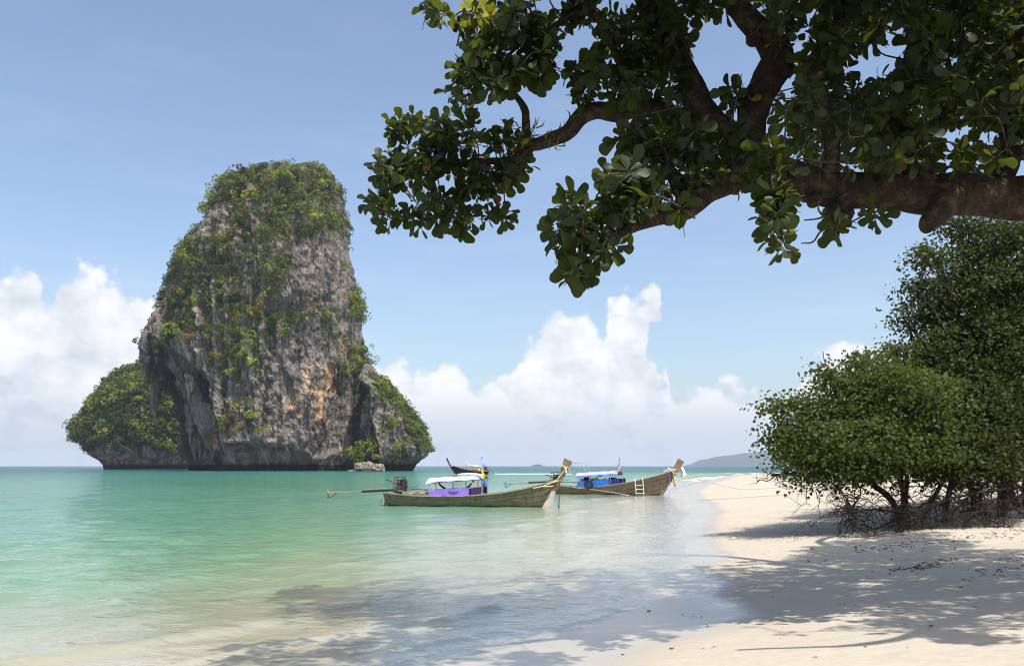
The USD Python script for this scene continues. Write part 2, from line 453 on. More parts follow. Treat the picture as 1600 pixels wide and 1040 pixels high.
foot = g("voronoi_texture", vector=g("mapping", vector=p, scale=(1.0, 0.7, 1.0), rotation=(0, 0, 0.6)) + ".vector", scale=2.6, feature="smooth_f1", smoothness=0.1) + ".distance"
dent = g.math("multiply", g.smooth(foot, 0.16, 0.07), g.smooth(g.noise(p, 0.5, 3, 0.5), 0.47, 0.60))
h = g.math("multiply_add", dent, -0.85, h)
b = g("principled_bsdf", base_color=col, roughness=g("mix_float", fac=wf, a=0.95, b=0.20) + ".result",
      specular_ior_level=g("mix_float", fac=wf, a=0.12, b=0.36) + ".result",
      normal=g("bump", height=h, distance=0.05, strength=g("mix_float", fac=wf, a=1.0, b=0.10) + ".result") + ".normal")
look("sand", g, b + ".BSDF")

# sea: milky turquoise that clears to the sand in the shallows, with a rippled mirror on top
g = Graph()
p = g.pos()
r1 = g.noise(g("mapping", vector=p, scale=(0.8, 1.0, 1)) + ".vector", 2.4, 4, 0.6)
r2 = g.noise(g("mapping", vector=p, scale=(0.7, 1.0, 1)) + ".vector", 0.55, 3, 0.5)
r3 = g.noise(g("mapping", vector=p, scale=(0.8, 1.0, 1)) + ".vector", 5.5, 3, 0.6)
hh = g.math("multiply_add", r2, 0.9, g.math("multiply_add", r3, 0.35, r1))
nrm = g("bump", height=hh, distance=g.math("multiply_add", g.attr("chop"), 0.12, 0.045), strength=1.0) + ".normal"
geo = g("geometry")
c = g("vector_math", math_type="dot_product", vector1=nrm, vector2=geo + ".incoming") + ".value"
c = g.math("maximum", g.math("minimum", c, 1.0), 0.0)
c = g.math("minimum", g.math("sqrt", g.math("multiply_add", c, c, g.attr("slope"))), 1.0)   # the unresolved ripples' mean slope
fr = g.math("multiply_add", g.math("power", g.math("subtract", 1.0, c), 5.0), 0.97, 0.021, clamp=True)
mur = g.noise(p, 0.09, 4, 0.6)
wc = g.mix(g.smooth(mur, 0.40, 0.68, 0, 0.22), g.attr("water_color", "color"), (0.11, 0.30, 0.20))
foam_n = g.noise(g("mapping", vector=p, scale=(1.0, 1.0, 1)) + ".vector", 3.2, 6, 0.72)
foam = g.smooth(g.math("add", g.attr("foam"), g.math("multiply_add", foam_n, 1.2, -0.6)), 0.42, 0.72)
body = g("diffuse_bsdf", color=wc, normal=geo + ".normal")
clear = g("transparent_bsdf", color=(0.96, 0.985, 0.955))
opa = g.attr("murk")
body = g("mix_closure", fac=opa, closure1=clear + ".BSDF", closure2=body + ".BSDF")
gl = g("glossy_bsdf", color=(1, 1, 1), normal=nrm, roughness=0.07)
s = g("mix_closure", fac=fr, closure1=body + ".closure", closure2=gl + ".BSDF")
white = g("diffuse_bsdf", color=(0.75, 0.77, 0.76))
s = g("mix_closure", fac=foam, closure1=s + ".closure", closure2=white + ".BSDF")
look("sea_water", g, s + ".closure")
g = Graph()
white = g("diffuse_bsdf", color=(0.78, 0.80, 0.80))
look("foam", g, white + ".BSDF")

# ------------------------------------------------------------------ sand and sea
SHORE = np.array([(-9500, -9500), (-300, -290), (-40, -44), (-10, -19.5), (0, -9.8), (5, -4.9), (8.6, -1.25), (11.6, 1.35), (15, 2.55), (19.2, 3.6), (28, 5.2), (37, 6.9), (60, 10.5), (78, 14.7), (112, 24.5), (164, 39.6), (235, 67), (262, 84), (275, 110), (290, 160), (330, 300), (450, 700), (700, 1500), (2000, 5000), (4000, 9500)], float)
from scipy.spatial import cKDTree

_seg = [np.linspace(0, 1, 400)[:-1, None] * (b - a) + a for a, b in zip(SHORE[1:-3], SHORE[2:-2])]
_seg = np.vstack(_seg)
_tree = cKDTree(_seg[:, ::-1])


def shore(x, y):
    """Distance from the waterline, positive on land."""
    x, y = np.asarray(x, float), np.asarray(y, float)
    dist = _tree.query(np.stack([x, y], -1).reshape(-1, 2))[0].reshape(x.shape)
    return np.where(x > np.interp(y, SHORE[:, 0], SHORE[:, 1]), dist, -dist)


def height(x, y, s=None):
    s = shore(x, y) if s is None else s
    q = np.stack([x, y, np.zeros_like(x)], -1)
    wob = (meshkit.fbm(q * 0.35, 3, 4) - 0.5)
    up = np.interp(s, [0, 2, 6, 14, 30, 80, 300, 3000], [0, 0.13, 0.42, 0.72, 0.95, 1.2, 2.0, 3.0])
    down = np.interp(-s, [0, 2, 6, 12, 25, 60, 120, 260, 500, 3000], [0, 0.06, 0.32, 0.85, 1.45, 2.2, 3.3, 5.0, 8.0, 10.0])
    z = np.where(s > 0, up, -down)
    z = z + wob * 0.10 * np.clip(np.abs(s) / 2, 0.25, 1) * np.exp(-np.maximum(np.hypot(x, y) - 60, 0) / 100)
    lump = meshkit.fbm(q * 1.7, 3, 11) - 0.5
    return z + lump * 0.05 * sstep(s, 1.5, 4) + 0.0


def polar(rings, fine):
    a = np.radians(np.concatenate([np.arange(-39, 39, fine), np.arange(39, 321, 4.0)]))
    r = np.array(rings)
    x, y = r[:, None] * np.sin(a), r[:, None] * np.cos(a)
    n, m = x.shape
    f = grid_faces(n, m, True)[:, ::-1]
    j = np.arange(m)
    f = np.vstack([f, np.stack([(j + 1) % m, j, np.full(m, n * m)], 1)[:, ::-1]])
    x, y = np.append(x.ravel(), 0.0), np.append(y.ravel(), 0.0)
    # wind upwards
    e1, e2 = f[:, 1], f[:, 2]
    area = (x[e1] - x[f[:, 0]]) * (y[e2] - y[f[:, 0]]) - (x[e2] - x[f[:, 0]]) * (y[e1] - y[f[:, 0]])
    f[area < 0] = f[area < 0][:, ::-1]
    return x, y, f, np.append(np.repeat(np.gradient(r), m), 1.0)


def geo(a, b, q):
    return list(a * q ** np.arange(int(math.log(b / a) / math.log(q))))


x, y, f, step = polar(geo(1.5, 6, 1.05) + geo(6, 40, 1.012) + geo(40, 400, 1.03) + geo(400, 9000, 1.10), 0.33)
s = shore(x, y)
z = height(x, y, s)
wet = np.clip(1.0 - (z - 0.02) / 0.24, 0, 1) * (s > -30)
ww = np.interp(y, [5, 8.9, 17, 24, 38, 80, 200], [2.2, 2.0, 0.95, 0.95, 1.9, 2.2, 2.5]) + 1.1 * (meshkit.fbm(np.stack([x, y, 0 * x], 1) * 0.5, 3, 66) - 0.5)
wet = np.where(s > 0, sstep(ww + 0.7 - s, 0, 1.4), 1.0 - 0.85 * sstep(-s, 0.2, 2.0))
sand = obj("beach_and_seabed", TM(np.stack([x, y, z], 1), f), "sand", smooth=True, prim={"wet": wet})
tag(sand, "pale sand beach running down under the shallow water", None, kind="structure")

x, y, f, step = polar(geo(1.5, 7, 1.06) + geo(7, 70, 1.010) + geo(70, 420, 1.02) + geo(420, 9100, 1.07), 0.17)
s = shore(x, y)
r = np.hypot(x, y)
dep = -height(x, y, s)
dep = np.where(y > 250, dep + sstep(y, 236, 300) * 3.5, dep)
rng = np.random.default_rng(5)
zz = np.zeros_like(x)
for k in range(34):
    lam = 0.32 * 1.115 ** k
    th = math.radians(-40) + rng.normal() * 0.65          # the chop comes in from the open water, upper left
    kx, ky = math.cos(th) * 2 * PI / lam, math.sin(th) * 2 * PI / lam
    amp = 0.0115 * lam ** 0.80 * math.exp(-(lam / 1.9) ** 1.5) + 0.0010 * lam ** 0.8
    ok = np.clip((lam / step - 2.5) / 3, 0, 1)
    zz += ok * amp * np.sin(kx * x + ky * y + rng.uniform(0, 6.3) + 1.6 * (meshkit.noise(np.stack([x, y, 0 * x], 1) / (lam * 5), k) - 0.5) * 4)
calm = sstep(dep, 0.0, 0.8) * 0.75 + 0.25
zz *= calm * (1 - sstep(r, 200, 600))
q = np.stack([x, y, 0 * x], 1)
w = (meshkit.fbm(q * 0.22, 3, 21) - 0.5)
wf = (meshkit.fbm(q * 1.3, 3, 22) - 0.5)
near = 1 - sstep(r, 45, 90)
foam = np.zeros_like(x)
for off, hgt, wid, brk in ((0.2, 0.030, 0.14, 1), (0.9, 0.040, 0.18, 2), (1.7, 0.048, 0.22, 3), (2.8, 0.055, 0.30, 2), (4.4, 0.06, 0.45, 4)):
    e = (-s - off - w * 2.2 - wf * 0.35)
    on = sstep(meshkit.noise(q * 0.16, 30 + brk), 0.35, 0.6)
    # a small roller: steep towards the beach, gentle towards the sea
    ridge = np.where(e < 0, np.exp(-(e / (wid * 0.45)) ** 2), np.exp(-(e / (wid * 1.8)) ** 2))
    zz += near * hgt * ridge * on
    foam += near * 0.5 * np.exp(-((e + wid * 0.2) / 0.10) ** 2) * on * (0.55 if brk < 4 else 0.2)
foam += (1 - sstep(r, 14, 24)) * 0.62 * np.exp(-((s + 0.02 + wf * 0.25) / 0.055) ** 2) * sstep(meshkit.noise(q * 0.8, 71), 0.25, 0.55)
# breakers on the far end of the beach
far = sstep(y, 80, 130) * (1 - sstep(y, 330, 420))
lines = np.exp(-((-s - 2.0 - w * 6) / 1.4) ** 2) + 0.8 * np.exp(-((-s - 9 - w * 14) / 1.6) ** 2)
foam += far * lines * sstep(meshkit.noise(q * 0.05, 44), 0.3, 0.55) * 0.8
zz = np.where(s > 2.5, -0.25, zz + 0.01)
murk = 1 - np.exp(-np.maximum(dep, 0) * 2.7)
murk = np.clip(murk * 1.02, 0, 1)
stops = np.array([0, 0.25, 0.6, 1.2, 2.2, 3.5, 5.5, 9, 14])
cols = np.array([(0.52, 0.50, 0.37), (0.36, 0.42, 0.255), (0.165, 0.295, 0.165), (0.080, 0.200, 0.120), (0.048, 0.150, 0.098), (0.034, 0.120, 0.090), (0.026, 0.108, 0.103), (0.016, 0.075, 0.100), (0.012, 0.056, 0.088)])
deff = np.maximum(dep, 0) + 0.5 * (meshkit.fbm(q * 0.03, 3, 8) - 0.5) * np.clip(dep, 0, 2)
wcol = np.stack([np.interp(deff, stops, cols[:, k]) for k in range(3)], 1)
chop = sstep(dep, 0.15, 1.6) * 0.8 + 0.2 * sstep(r, 60, 300)
sea = obj("sea", TM(np.stack([x, y, zz], 1), f), "sea_water", smooth=True, prim={"murk": murk, "water_color": wcol, "foam": np.clip(foam, 0, 1), "chop": chop, "slope": 0.008 + 0.034 * sstep(r, 40, 320)})
tag(sea, "calm turquoise sea clearing to pale green over the sand", None, kind="structure")

# ------------------------------------------------------------------ rock islands
def rock_mass(rows, dc, half, seed, zbase=-4.0, nz=230, nt=330, pushes=(), flute=1.0, rough=1.0, notch=(5.0, 3.5), power=2.6, lean=0.0):
    """A rock whose left and right outline follow rows of (y, x left, x right) in pixels at distance dc; half = half its depth in metres.
    pushes: (polygon in pixels, soft edge in pixels, metres pushed in)."""
    rows = np.array(sorted(rows), float)
    zt = EYE + (HOR - rows[0, 0]) / FPX * dc
    zs = np.concatenate([np.linspace(zt, zt - 0.12 * (zt - zbase), int(nz * 0.22), endpoint=False), np.linspace(zt - 0.12 * (zt - zbase), zbase, nz - int(nz * 0.22))])
    py = HOR - (zs - EYE) / dc * FPX
    xl = (np.interp(py, rows[:, 0], rows[:, 1]) - 800) / FPX * dc
    xr = (np.interp(py, rows[:, 0], rows[:, 2]) - 800) / FPX * dc
    # more samples round the front (towards -y) than behind
    front = np.linspace(PI, 2 * PI, int(nt * 0.80), endpoint=False)
    th = np.concatenate([front, np.linspace(0, PI, nt - len(front), endpoint=False)])
    ct, st = np.cos(th), np.sin(th)
    cx, hx = (xl + xr) / 2, (xr - xl) / 2
    hy = half * (0.35 + 0.65 * np.clip((zt - zs) / (0.30 * (zt - zbase)), 0, 1) ** 0.55)
    ex = 2 / power
    X = cx[:, None] + hx[:, None] * np.sign(ct) * np.abs(ct) ** ex
    Y = dc + hy[:, None] * np.sign(st) * np.abs(st) ** ex + lean * (zs[:, None] - zbase)
    Z = np.repeat(zs[:, None], len(th), 1)
    nx, ny = ct / np.hypot(ct, st), st / np.hypot(ct, st)
    q = np.stack([X, Y, Z], -1)
    big = meshkit.fbm(q * 0.035, 3, seed) - 0.5
    blk = meshkit.fbm(q * (0.10, 0.10, 0.06), 4, seed + 3) - 0.5
    wx = q + 3.0 * (meshkit.fbm(q * 0.08, 2, seed + 40)[..., None] - 0.5)
    flu = np.abs(meshkit.fbm(wx * (0.20, 0.20, 0.018), 4, seed + 7) - 0.5) * 2
    fin = np.abs(meshkit.fbm(wx * (0.75, 0.75, 0.055), 3, seed + 8) - 0.5) * 2
    det = meshkit.fbm(q * (0.6, 0.6, 0.45), 4, seed + 12) - 0.5
    led = meshkit.noise(q * (0.03, 0.03, 0.16), seed + 17)
    off = big * 9 * rough + blk * 6.5 * rough - flu * 8.0 * flute + 1.8 * flute - fin * 3.0 * flute + det * 4.0 + (sstep(led, 0.55, 0.75) - 0.3) * 0.7 * rough
    taper = np.clip((zt - zs) / 9, 0.15, 1)[:, None]
    off = off * taper
    side = np.abs(ct)[None, :] ** 3
    off = off * (1 - 0.45 * side)
    # sea notch: the swash has cut a dark hollow above the waterline under a hanging lip
    nzv = Z + 1.2 * (meshkit.noise(q * 0.12, seed + 31) - 0.5) * 2
    off -= notch[1] * np.exp(-((nzv - 1.0) / notch[0] * 1.3) ** 4) * (0.65 + 0.7 * meshkit.noise(q * (0.05, 0.05, 0), seed + 33))
    X = X + off * nx
    Y = Y + off * ny
    ppx, ppy = 800 + X / dc * FPX, HOR - (Z - EYE) / dc * FPX
    isfront = (ny < 0.25)[None, :]
    pushed = np.zeros_like(X)
    for poly, soft, amount in pushes:
        wob = 10 * (meshkit.fbm(q * 0.12, 3, seed + 50) - 0.5)
        m = sstep(poly_sd(ppx, ppy, poly) + wob, -soft * 0.5, soft) * isfront
        pushed = np.maximum(pushed, m * amount * (0.85 + 0.3 * meshkit.fbm(q * (0.15, 0.15, 0.03), 3, seed + 60)))
    Y = Y + pushed
    v = np.stack([X, Y, Z], -1).reshape(-1, 3)
    f = grid_faces(len(zs), len(th), True)
    m = len(th)
    v = np.vstack([v, [[v[:m, 0].mean(), v[:m, 1].mean(), zs[0] + 0.6]]])
    j = np.arange(m)
    f = np.vstack([f, np.stack([(j + 1) % m, j, np.full(m, len(v) - 1)], 1)])
    mesh = TM(v, f)
    # outward winding
    if mesh.volume < 0:
        mesh = TM(v, f[:, ::-1])
    return mesh, (np.append(ppx.ravel(), 0), np.append(ppy.ravel(), 0), np.append(pushed.ravel(), 0))


def blobs(px, py, spots):
    m = np.zeros_like(px)
    for cx, cy, rx, ry, a in spots:
        m = np.maximum(m, a * np.exp(-(((px - cx) / rx) ** 2 + ((py - cy) / ry) ** 2)))
    return m


def clump(seed, n, size, leaf, flat=0.75):
    """A leafy shrub seen from afar: leaf-sized folded faces spread through a few overlapping lobes, its foot at the origin."""
    rng = np.random.default_rng(seed)
    k = rng.integers(4, 7)
    c = rng.normal(size=(k, 3)) * (0.34, 0.34, 0.22) * size + (0, 0, size * 0.30)
    rad = rng.uniform(0.28, 0.46, k) * size
    which = rng.integers(0, k, n)
    dirs = rng.normal(size=(n, 3))
    dirs[:, 2] += 0.45
    dirs /= np.linalg.norm(dirs, axis=1, keepdims=True)
    pos = c[which] + dirs * (rad[which] * rng.uniform(0.72, 1.08, n))[:, None] * (1, 1, flat)
    nrm = dirs * 0.8 + rng.normal(size=(n, 3)) * 0.55 + (0, 0, 0.35)
    return leaves_mesh(pos, nrm, rng, leaf)


def frames(nrm, rng):
    nrm = nrm / np.linalg.norm(nrm, axis=1, keepdims=True)
    t = rng.normal(size=nrm.shape)
    t -= nrm * (t * nrm).sum(1, keepdims=True)
    t /= np.linalg.norm(t, axis=1, keepdims=True)
    return t, np.cross(nrm, t), nrm


KITE = np.array([(-0.5, 0, 0.02), (0.0, 0.34, -0.05), (0.0, -0.34, -0.05), (0.55, 0, -0.12), (0.05, 0, 0.06)])
KITE_F = np.array([(0, 4, 1), (0, 2, 4), (4, 3, 1), (2, 3, 4)])


def leaves_mesh(pos, nrm, rng, size):
    t, b, n = frames(nrm, rng)
    sc = size * rng.uniform(0.7, 1.3, len(pos))
    v = pos[:, None] + sc[:, None, None] * (KITE[None, :, 0:1] * t[:, None] + KITE[None, :, 1:2] * b[:, None] + KITE[None, :, 2:3] * n[:, None])
    f = KITE_F[None] + (np.arange(len(pos)) * len(KITE))[:, None, None]
    return TM(v.reshape(-1, 3), f.reshape(-1, 3))


def scatter(name, protos, pts, scales, which, seed, label, cat, parent=None, normals=None, tilt=0.5, kind="stuff"):
    """protos: [(mesh, material)]; one PointInstancer."""
    rng = np.random.default_rng(seed)
    pi = UsdGeom.PointInstancer.Define(stage, numbered(parent_path(parent), name))
    base = str(pi.GetPath()) + "/kinds"
    UsdGeom.Scope.Define(stage, base)
    targets = []
    for k, (m, mt) in enumerate(protos):
        usdkit.mesh(stage, f"{base}/shrub_{k:03d}", m, LOOKS[mt])
        targets.append(Sdf.Path(f"{base}/shrub_{k:03d}"))
    pi.CreatePrototypesRel().SetTargets(targets)
    pi.CreateProtoIndicesAttr(Vt.IntArray.FromNumpy(np.asarray(which, np.int32)))
    pi.CreatePositionsAttr(Vt.Vec3fArray.FromNumpy(np.asarray(pts, np.float32)))
    sc = np.asarray(scales, np.float32)
    if sc.ndim == 1:
        sc = np.stack([sc, sc, sc * rng.uniform(0.75, 1.2, len(sc)).astype(np.float32)], 1)
    pi.CreateScalesAttr(Vt.Vec3fArray.FromNumpy(sc))
    qs = []
    for k in range(len(pts)):
        q = Gf.Rotation(Gf.Vec3d(0, 0, 1), float(rng.uniform(0, 360)))
        if normals is not None:
            up = np.array([0, 0, 1.0]) * (1 - tilt) + np.asarray(normals[k]) * tilt
            q = q * Gf.Rotation(Gf.Vec3d(0, 0, 1), Gf.Vec3d(*map(float, up)))
        q = q.GetQuat()
        qs.append(Gf.Quath(float(q.GetReal()), *[float(c) for c in q.GetImaginary()]))
    pi.CreateOrientationsAttr(Vt.QuathArray(qs))
    tag(pi, label, cat, kind=kind)
    return pi


SHRUBS = [(clump(100 + k, 150, 3.6, 0.62), mt) for k, mt in enumerate(
    ["bush_leaf", "bush_leaf", "bush_leaf_light", "bush_leaf_brown", "bush_leaf_dark", "bush_leaf", "bush_leaf_light", "bush_leaf_dark"])]


def surface_points(mesh, n, seed, weight):
    """Points spread over a mesh by area, kept with the probability that weight(points, normals) returns."""
    rng = np.random.default_rng(seed)
    area = mesh.area_faces
    pick = np.searchsorted(np.cumsum(area) / area.sum(), rng.random(n))
    u, v = rng.random(n), rng.random(n)
    sw = u + v > 1
    u[sw], v[sw] = 1 - u[sw], 1 - v[sw]
    t = mesh.triangles[pick]
    p = t[:, 0] + u[:, None] * (t[:, 1] - t[:, 0]) + v[:, None] * (t[:, 2] - t[:, 0])
    nr = mesh.face_normals[pick]
    keep = rng.random(n) < weight(p, nr)
    return p[keep], nr[keep], rng


# --- the great limestone stack
DC = 366.0
STACK = [(273, 449, 495), (276, 419, 507), (282, 396, 515), (290, 370, 521), (300, 355, 525), (314, 342, 529), (332, 336, 533), (354, 328, 534), (378, 319, 536), (402, 301, 540), (425, 290, 545), (450, 273, 551), (475, 269, 556),
         (500, 253, 560), (525, 239, 562), (552, 234, 562), (580, 239, 562), (605, 240, 561), (630, 250, 561), (650, 260, 561), (680, 263, 561), (705, 263, 568), (720, 266, 568), (737, 268, 568), (745, 268, 568)]
CAVE = [(236, 590), (250, 575), (262, 562), (285, 592), (310, 640), (335, 690), (352, 726), (300, 745), (240, 745), (250, 690), (240, 640)]
WALL = [(262, 535), (300, 555), (352, 590), (368, 640), (384, 712), (360, 745), (300, 745), (250, 580)]
NICHE = [(318, 584), (352, 586), (362, 612), (352, 640), (330, 630)]
CLEFT = [(548, 690), (562, 650), (568, 735), (545, 735)]
rock, (ppx, ppy, pushed) = rock_mass(STACK, DC, 30.0, 3, pushes=[(CAVE, 4, 46.0), (WALL, 11, 15.0), (NICHE, 5, 24.0), ([(388, 698), (470, 700), (510, 712), (505, 740), (385, 740)], 8, 5.0), ([(470, 590), (482, 600), (488, 640), (472, 650)], 5, 3.0), ([(528, 575), (540, 580), (542, 620), (530, 625)], 5, 4.0)], flute=1.0)
fresh = blobs(ppx, ppy, [(505, 600, 14, 55, 0.62), (518, 640, 16, 60, 0.6), (532, 590, 14, 60, 0.6), (548, 560, 12, 70, 0.5), (480, 640, 22, 22, 0.55), (500, 655, 20, 14, 0.5), (525, 645, 12, 50, 0.5), (545, 480, 12, 60, 0.3), (445, 600, 12, 30, 0.35),
                         (345, 590, 10, 45, 0.62), (340, 570, 14, 16, 0.5), (238, 590, 14, 30, 0.6), (300, 590, 14, 10, 0.5), (352, 690, 8, 40, 0.55), (376, 690, 12, 35, 0.5), (360, 640, 10, 60, 0.35), (352, 520, 10, 20, 0.4), (345, 350, 30, 8, 0.45), (545, 700, 12, 20, 0.45)])
pale = blobs(ppx, ppy, [(470, 716, 50, 9, 1.0), (430, 722, 22, 7, 0.8), (330, 665, 45, 50, 0.55), (550, 705, 10, 14, 0.7), (300, 720, 30, 10, 0.4)])
vz = rock.vertices[:, 2]
wetline = sstep(3.2 + 2.0 * (meshkit.fbm(rock.vertices * 0.2, 3, 5) - 0.5) - vz, 0, 1.2)
stack = thing("limestone_island", "tall steep limestone islet with a dark sea cave and shrubs on its grey cliffs", "island", (0, 0, 0))
obj("rock", rock, "limestone", stack, smooth=50 if False else False, prim={"fresh": fresh, "pale": pale, "wetline": wetline})

VEG = [[(318, 300), (345, 278), (400, 258), (470, 252), (525, 270), (545, 330), (535, 372), (505, 385), (478, 410), (470, 470), (466, 500), (430, 518), (395, 512), (350, 506), (318, 500), (300, 482), (258, 486), (240, 520), (222, 560), (205, 560), (215, 500), (240, 440), (262, 400), (295, 350), (306, 320)],
       [(360, 520), (430, 505), (478, 520), (470, 560), (436, 596), (400, 590), (368, 560)],
       [(392, 640), (436, 622), (448, 690), (410, 700), (396, 690)], [(545, 540), (568, 540), (572, 660), (552, 660)],
       [(478, 490), (540, 480), (530, 510), (485, 515)], [(296, 500), (346, 500), (338, 545), (300, 545)], [(455, 672), (495, 672), (490, 696), (455, 694)], [(525, 430), (565, 460), (570, 500), (552, 500), (530, 470)]]
BARE = [[(318, 345), (372, 338), (402, 352), (395, 362), (345, 372), (318, 368)], [(478, 420), (515, 390), (545, 395), (556, 480), (520, 500), (476, 500), (470, 470)], [(262, 555), (352, 586), (388, 720), (258, 740)]]


def stack_weight(p, n):
    px, py = 800 + p[:, 0] / DC * FPX, HOR - (p[:, 2] - EYE) / DC * FPX
    m = np.full(len(p), 0.035)
    for poly in VEG:
        m = np.maximum(m, 0.95 * sstep(poly_sd(px, py, poly), -12, 10))
    for poly in BARE:
        m *= 1 - 0.9 * sstep(poly_sd(px, py, poly), -6, 6)
    nz = meshkit.fbm(p * (0.11, 0.11, 0.07), 3, 77)
    m *= np.where(m > 0.5, sstep(nz, 0.30, 0.46), sstep(nz, 0.50, 0.62) * 4)
    return m * sstep(n[:, 2], -0.45, 0.1) * (p[:, 2] > 6) * np.where(n[:, 1] > 0.3, 0.4, 1)


pts, nr, rng = surface_points(rock, 11000, 8, stack_weight)
pts = pts + nr * 0.2
kinds = rng.choice(len(SHRUBS), len(pts))
scatter("cliff_shrubs", SHRUBS, pts - (0, 0, 0.5), rng.uniform(0.45, 1.15, len(pts)) * np.where(rng.random(len(pts)) < 0.1, 1.3, 1), kinds, 2,
        "mass of green and rusty shrubs clinging to the tall limestone islet", "shrubs", normals=nr, tilt=0.45)

# stalactites along the cave lip and the niche
rng = np.random.default_rng(31)
LIP = [(232, 572, 30, 2.4, 1), (240, 578, 34, 2.8, 1), (247, 588, 22, 2.0, 0), (226, 566, 18, 1.8, 0), (252, 570, 28, 2.0, 0), (236, 610, 26, 2.2, 0), (243, 620, 30, 2.0, 0), (250, 640, 24, 1.7, 0), (259, 556, 18, 1.5, 1), (266, 548, 14, 1.3, 0),
       (292, 584, 12, 1.4, 1), (300, 588, 14, 1.3, 0), (308, 590, 20, 1.2, 0), (312, 596, 34, 1.5, 1), (318, 600, 18, 1.4, 1), (326, 586, 12, 1.0, 0), (334, 588, 9, 1.0, 0), (342, 590, 20, 1.7, 1), (349, 596, 22, 1.9, 1), (355, 600, 14, 1.4, 1), (258, 600, 60, 2.2, 0), (264, 640, 60, 2.4, 0), (272, 650, 70, 2.6, 0), (285, 660, 60, 2.4, 0), (256, 650, 40, 1.6, 0)]
for sx, sy, ln, wd, tan in LIP:
    hit = np.abs(ppx - sx) + np.abs(ppy - sy) + (pushed > 12) * (4 if sx < 256 or sy > 640 else 0)
    hit[-1] = 1e9
    fr_ = np.where(rock.vertices[:, 1] < DC + 6, hit, 1e9)
    c = rock.vertices[np.argmin(fr_)]
    L = ln / FPX * DC
    n = 14
    zz = np.linspace(0, 1, n)
    wob = rng.normal(size=(n, 2)).cumsum(0) * 0.07
    pts_ = np.stack([c[0] + wob[:, 0], c[1] - 0.8 + wob[:, 1], c[2] + 1.5 - zz * (L + 1.5)], 1)
    rad = wd * (1 - zz) ** 0.7 * (0.75 + 0.5 * rng.random(n)) + 0.08
    m = tube(pts_, rad, 9, lump=0.25, seed=int(sx), freq=1.1)
    obj("stalactite", m, "limestone", stack, smooth=False, prim={"fresh": np.full(len(m.vertices), 0.62 * tan * rng.uniform(0.7, 1.0)), "pale": np.full(len(m.vertices), 0.35 * tan), "wetline": np.zeros(len(m.vertices))})

# --- the small sharp peak on its right
D2 = 352.0
PEAK = [(571, 573, 579), (580, 570, 584), (592, 570, 590), (605, 573, 600), (620, 574, 615), (635, 566, 632), (650, 560, 643), (668, 554, 654), (685, 550, 662), (700, 550, 668), (712, 550, 666), (722, 552, 662), (737, 556, 658), (745, 556, 658)]
peak_rock, (qx, qy, qp) = rock_mass(PEAK, D2, 20.0, 19, nz=150, nt=190, pushes=[([(556, 640), (572, 600), (588, 610), (590, 650), (600, 700), (600, 745), (540, 745)], 6, 14.0)], rough=0.7, flute=0.9, notch=(5.0, 3.0), power=2.2)
wl = sstep(3.4 + 2.0 * (meshkit.fbm(peak_rock.vertices * 0.2, 3, 6) - 0.5) - peak_rock.vertices[:, 2], 0, 1.2)
peak = thing("rock_peak", "small pointed limestone peak beside the tall islet, shrubs down its right flank", "rock")
obj("rock", peak_rock, "limestone", peak, prim={"fresh": blobs(qx, qy, [(600, 690, 12, 30, 0.5), (586, 650, 8, 20, 0.45), (610, 720, 10, 12, 0.4)]), "pale": blobs(qx, qy, [(590, 620, 10, 22, 0.6), (582, 655, 10, 16, 0.5)]), "wetline": wl})


def peak_weight(p, n):
    px, py = 800 + p[:, 0] / D2 * FPX, HOR - (p[:, 2] - EYE) / D2 * FPX
    m = np.full(len(p), 0.01)
    for poly in ([(590, 590), (605, 590), (640, 630), (672, 690), (670, 705), (655, 700), (640, 665), (618, 640), (600, 620)], [(618, 692), (642, 688), (640, 712), (620, 712)], [(610, 655), (625, 660), (620, 680), (608, 676)]):
        m = np.maximum(m, 0.95 * sstep(poly_sd(px, py, poly), -7, 6))
    return m * sstep(n[:, 2], -0.5, 0.0) * (p[:, 2] > 6)


pts, nr, rng = surface_points(peak_rock, 2600, 9, peak_weight)
scatter("peak_shrubs", SHRUBS, pts - (0, 0, 0.4), rng.uniform(0.45, 1.0, len(pts)), rng.choice([0, 1, 2, 4, 5, 6], len(pts)), 3, "green shrubs down the right flank of the small pointed peak", "shrubs", normals=nr, tilt=0.5)

# --- the wooded headland behind on the left
D3 = 520.0
HEAD = [(580, 238, 262), (592, 209, 290), (606, 189, 300), (620, 175, 305), (638, 159, 308), (653, 151, 308), (663, 139, 308), (676, 135, 308), (690, 139, 308), (700, 149, 308), (712, 153, 308), (722, 155, 308), (733, 159, 308), (740, 159, 308)]
head_rock, (hx_, hy_, hp) = rock_mass(HEAD, D3, 34.0, 57, nz=120, nt=170, rough=0.8, flute=0.6, notch=(8.0, 6.0), power=2.2)
wl = sstep(3.4 + 2.0 * (meshkit.fbm(head_rock.vertices * 0.2, 3, 6) - 0.5) - head_rock.vertices[:, 2], 0, 1.2)
head = thing("wooded_headland", "low rocky headland behind the tall islet, covered in dense green trees", "headland")
obj("rock", head_rock, "limestone", head, prim={"fresh": blobs(hx_, hy_, [(190, 716, 50, 6, 0.55)]), "pale": 0 * hx_, "wetline": wl})
pts, nr, rng = surface_points(head_rock, 5200, 10, lambda p, n: (p[:, 2] > 12 + 3 * np.sin(p[:, 0] * 0.3)) * sstep(n[:, 2], -0.7, -0.2) * np.where(n[:, 1] > 0.4, 0.3, 1.0) * 0.9)
scatter("headland_forest", SHRUBS, pts - (0, 0, 0.4), rng.uniform(0.9, 2.0, len(pts)), rng.choice([0, 1, 4, 5, 7, 2], len(pts), p=[0.25, 0.2, 0.2, 0.2, 0.07, 0.08]), 4, "dense green woodland covering the low headland left of the cave", "woodland", normals=nr, tilt=0.35)

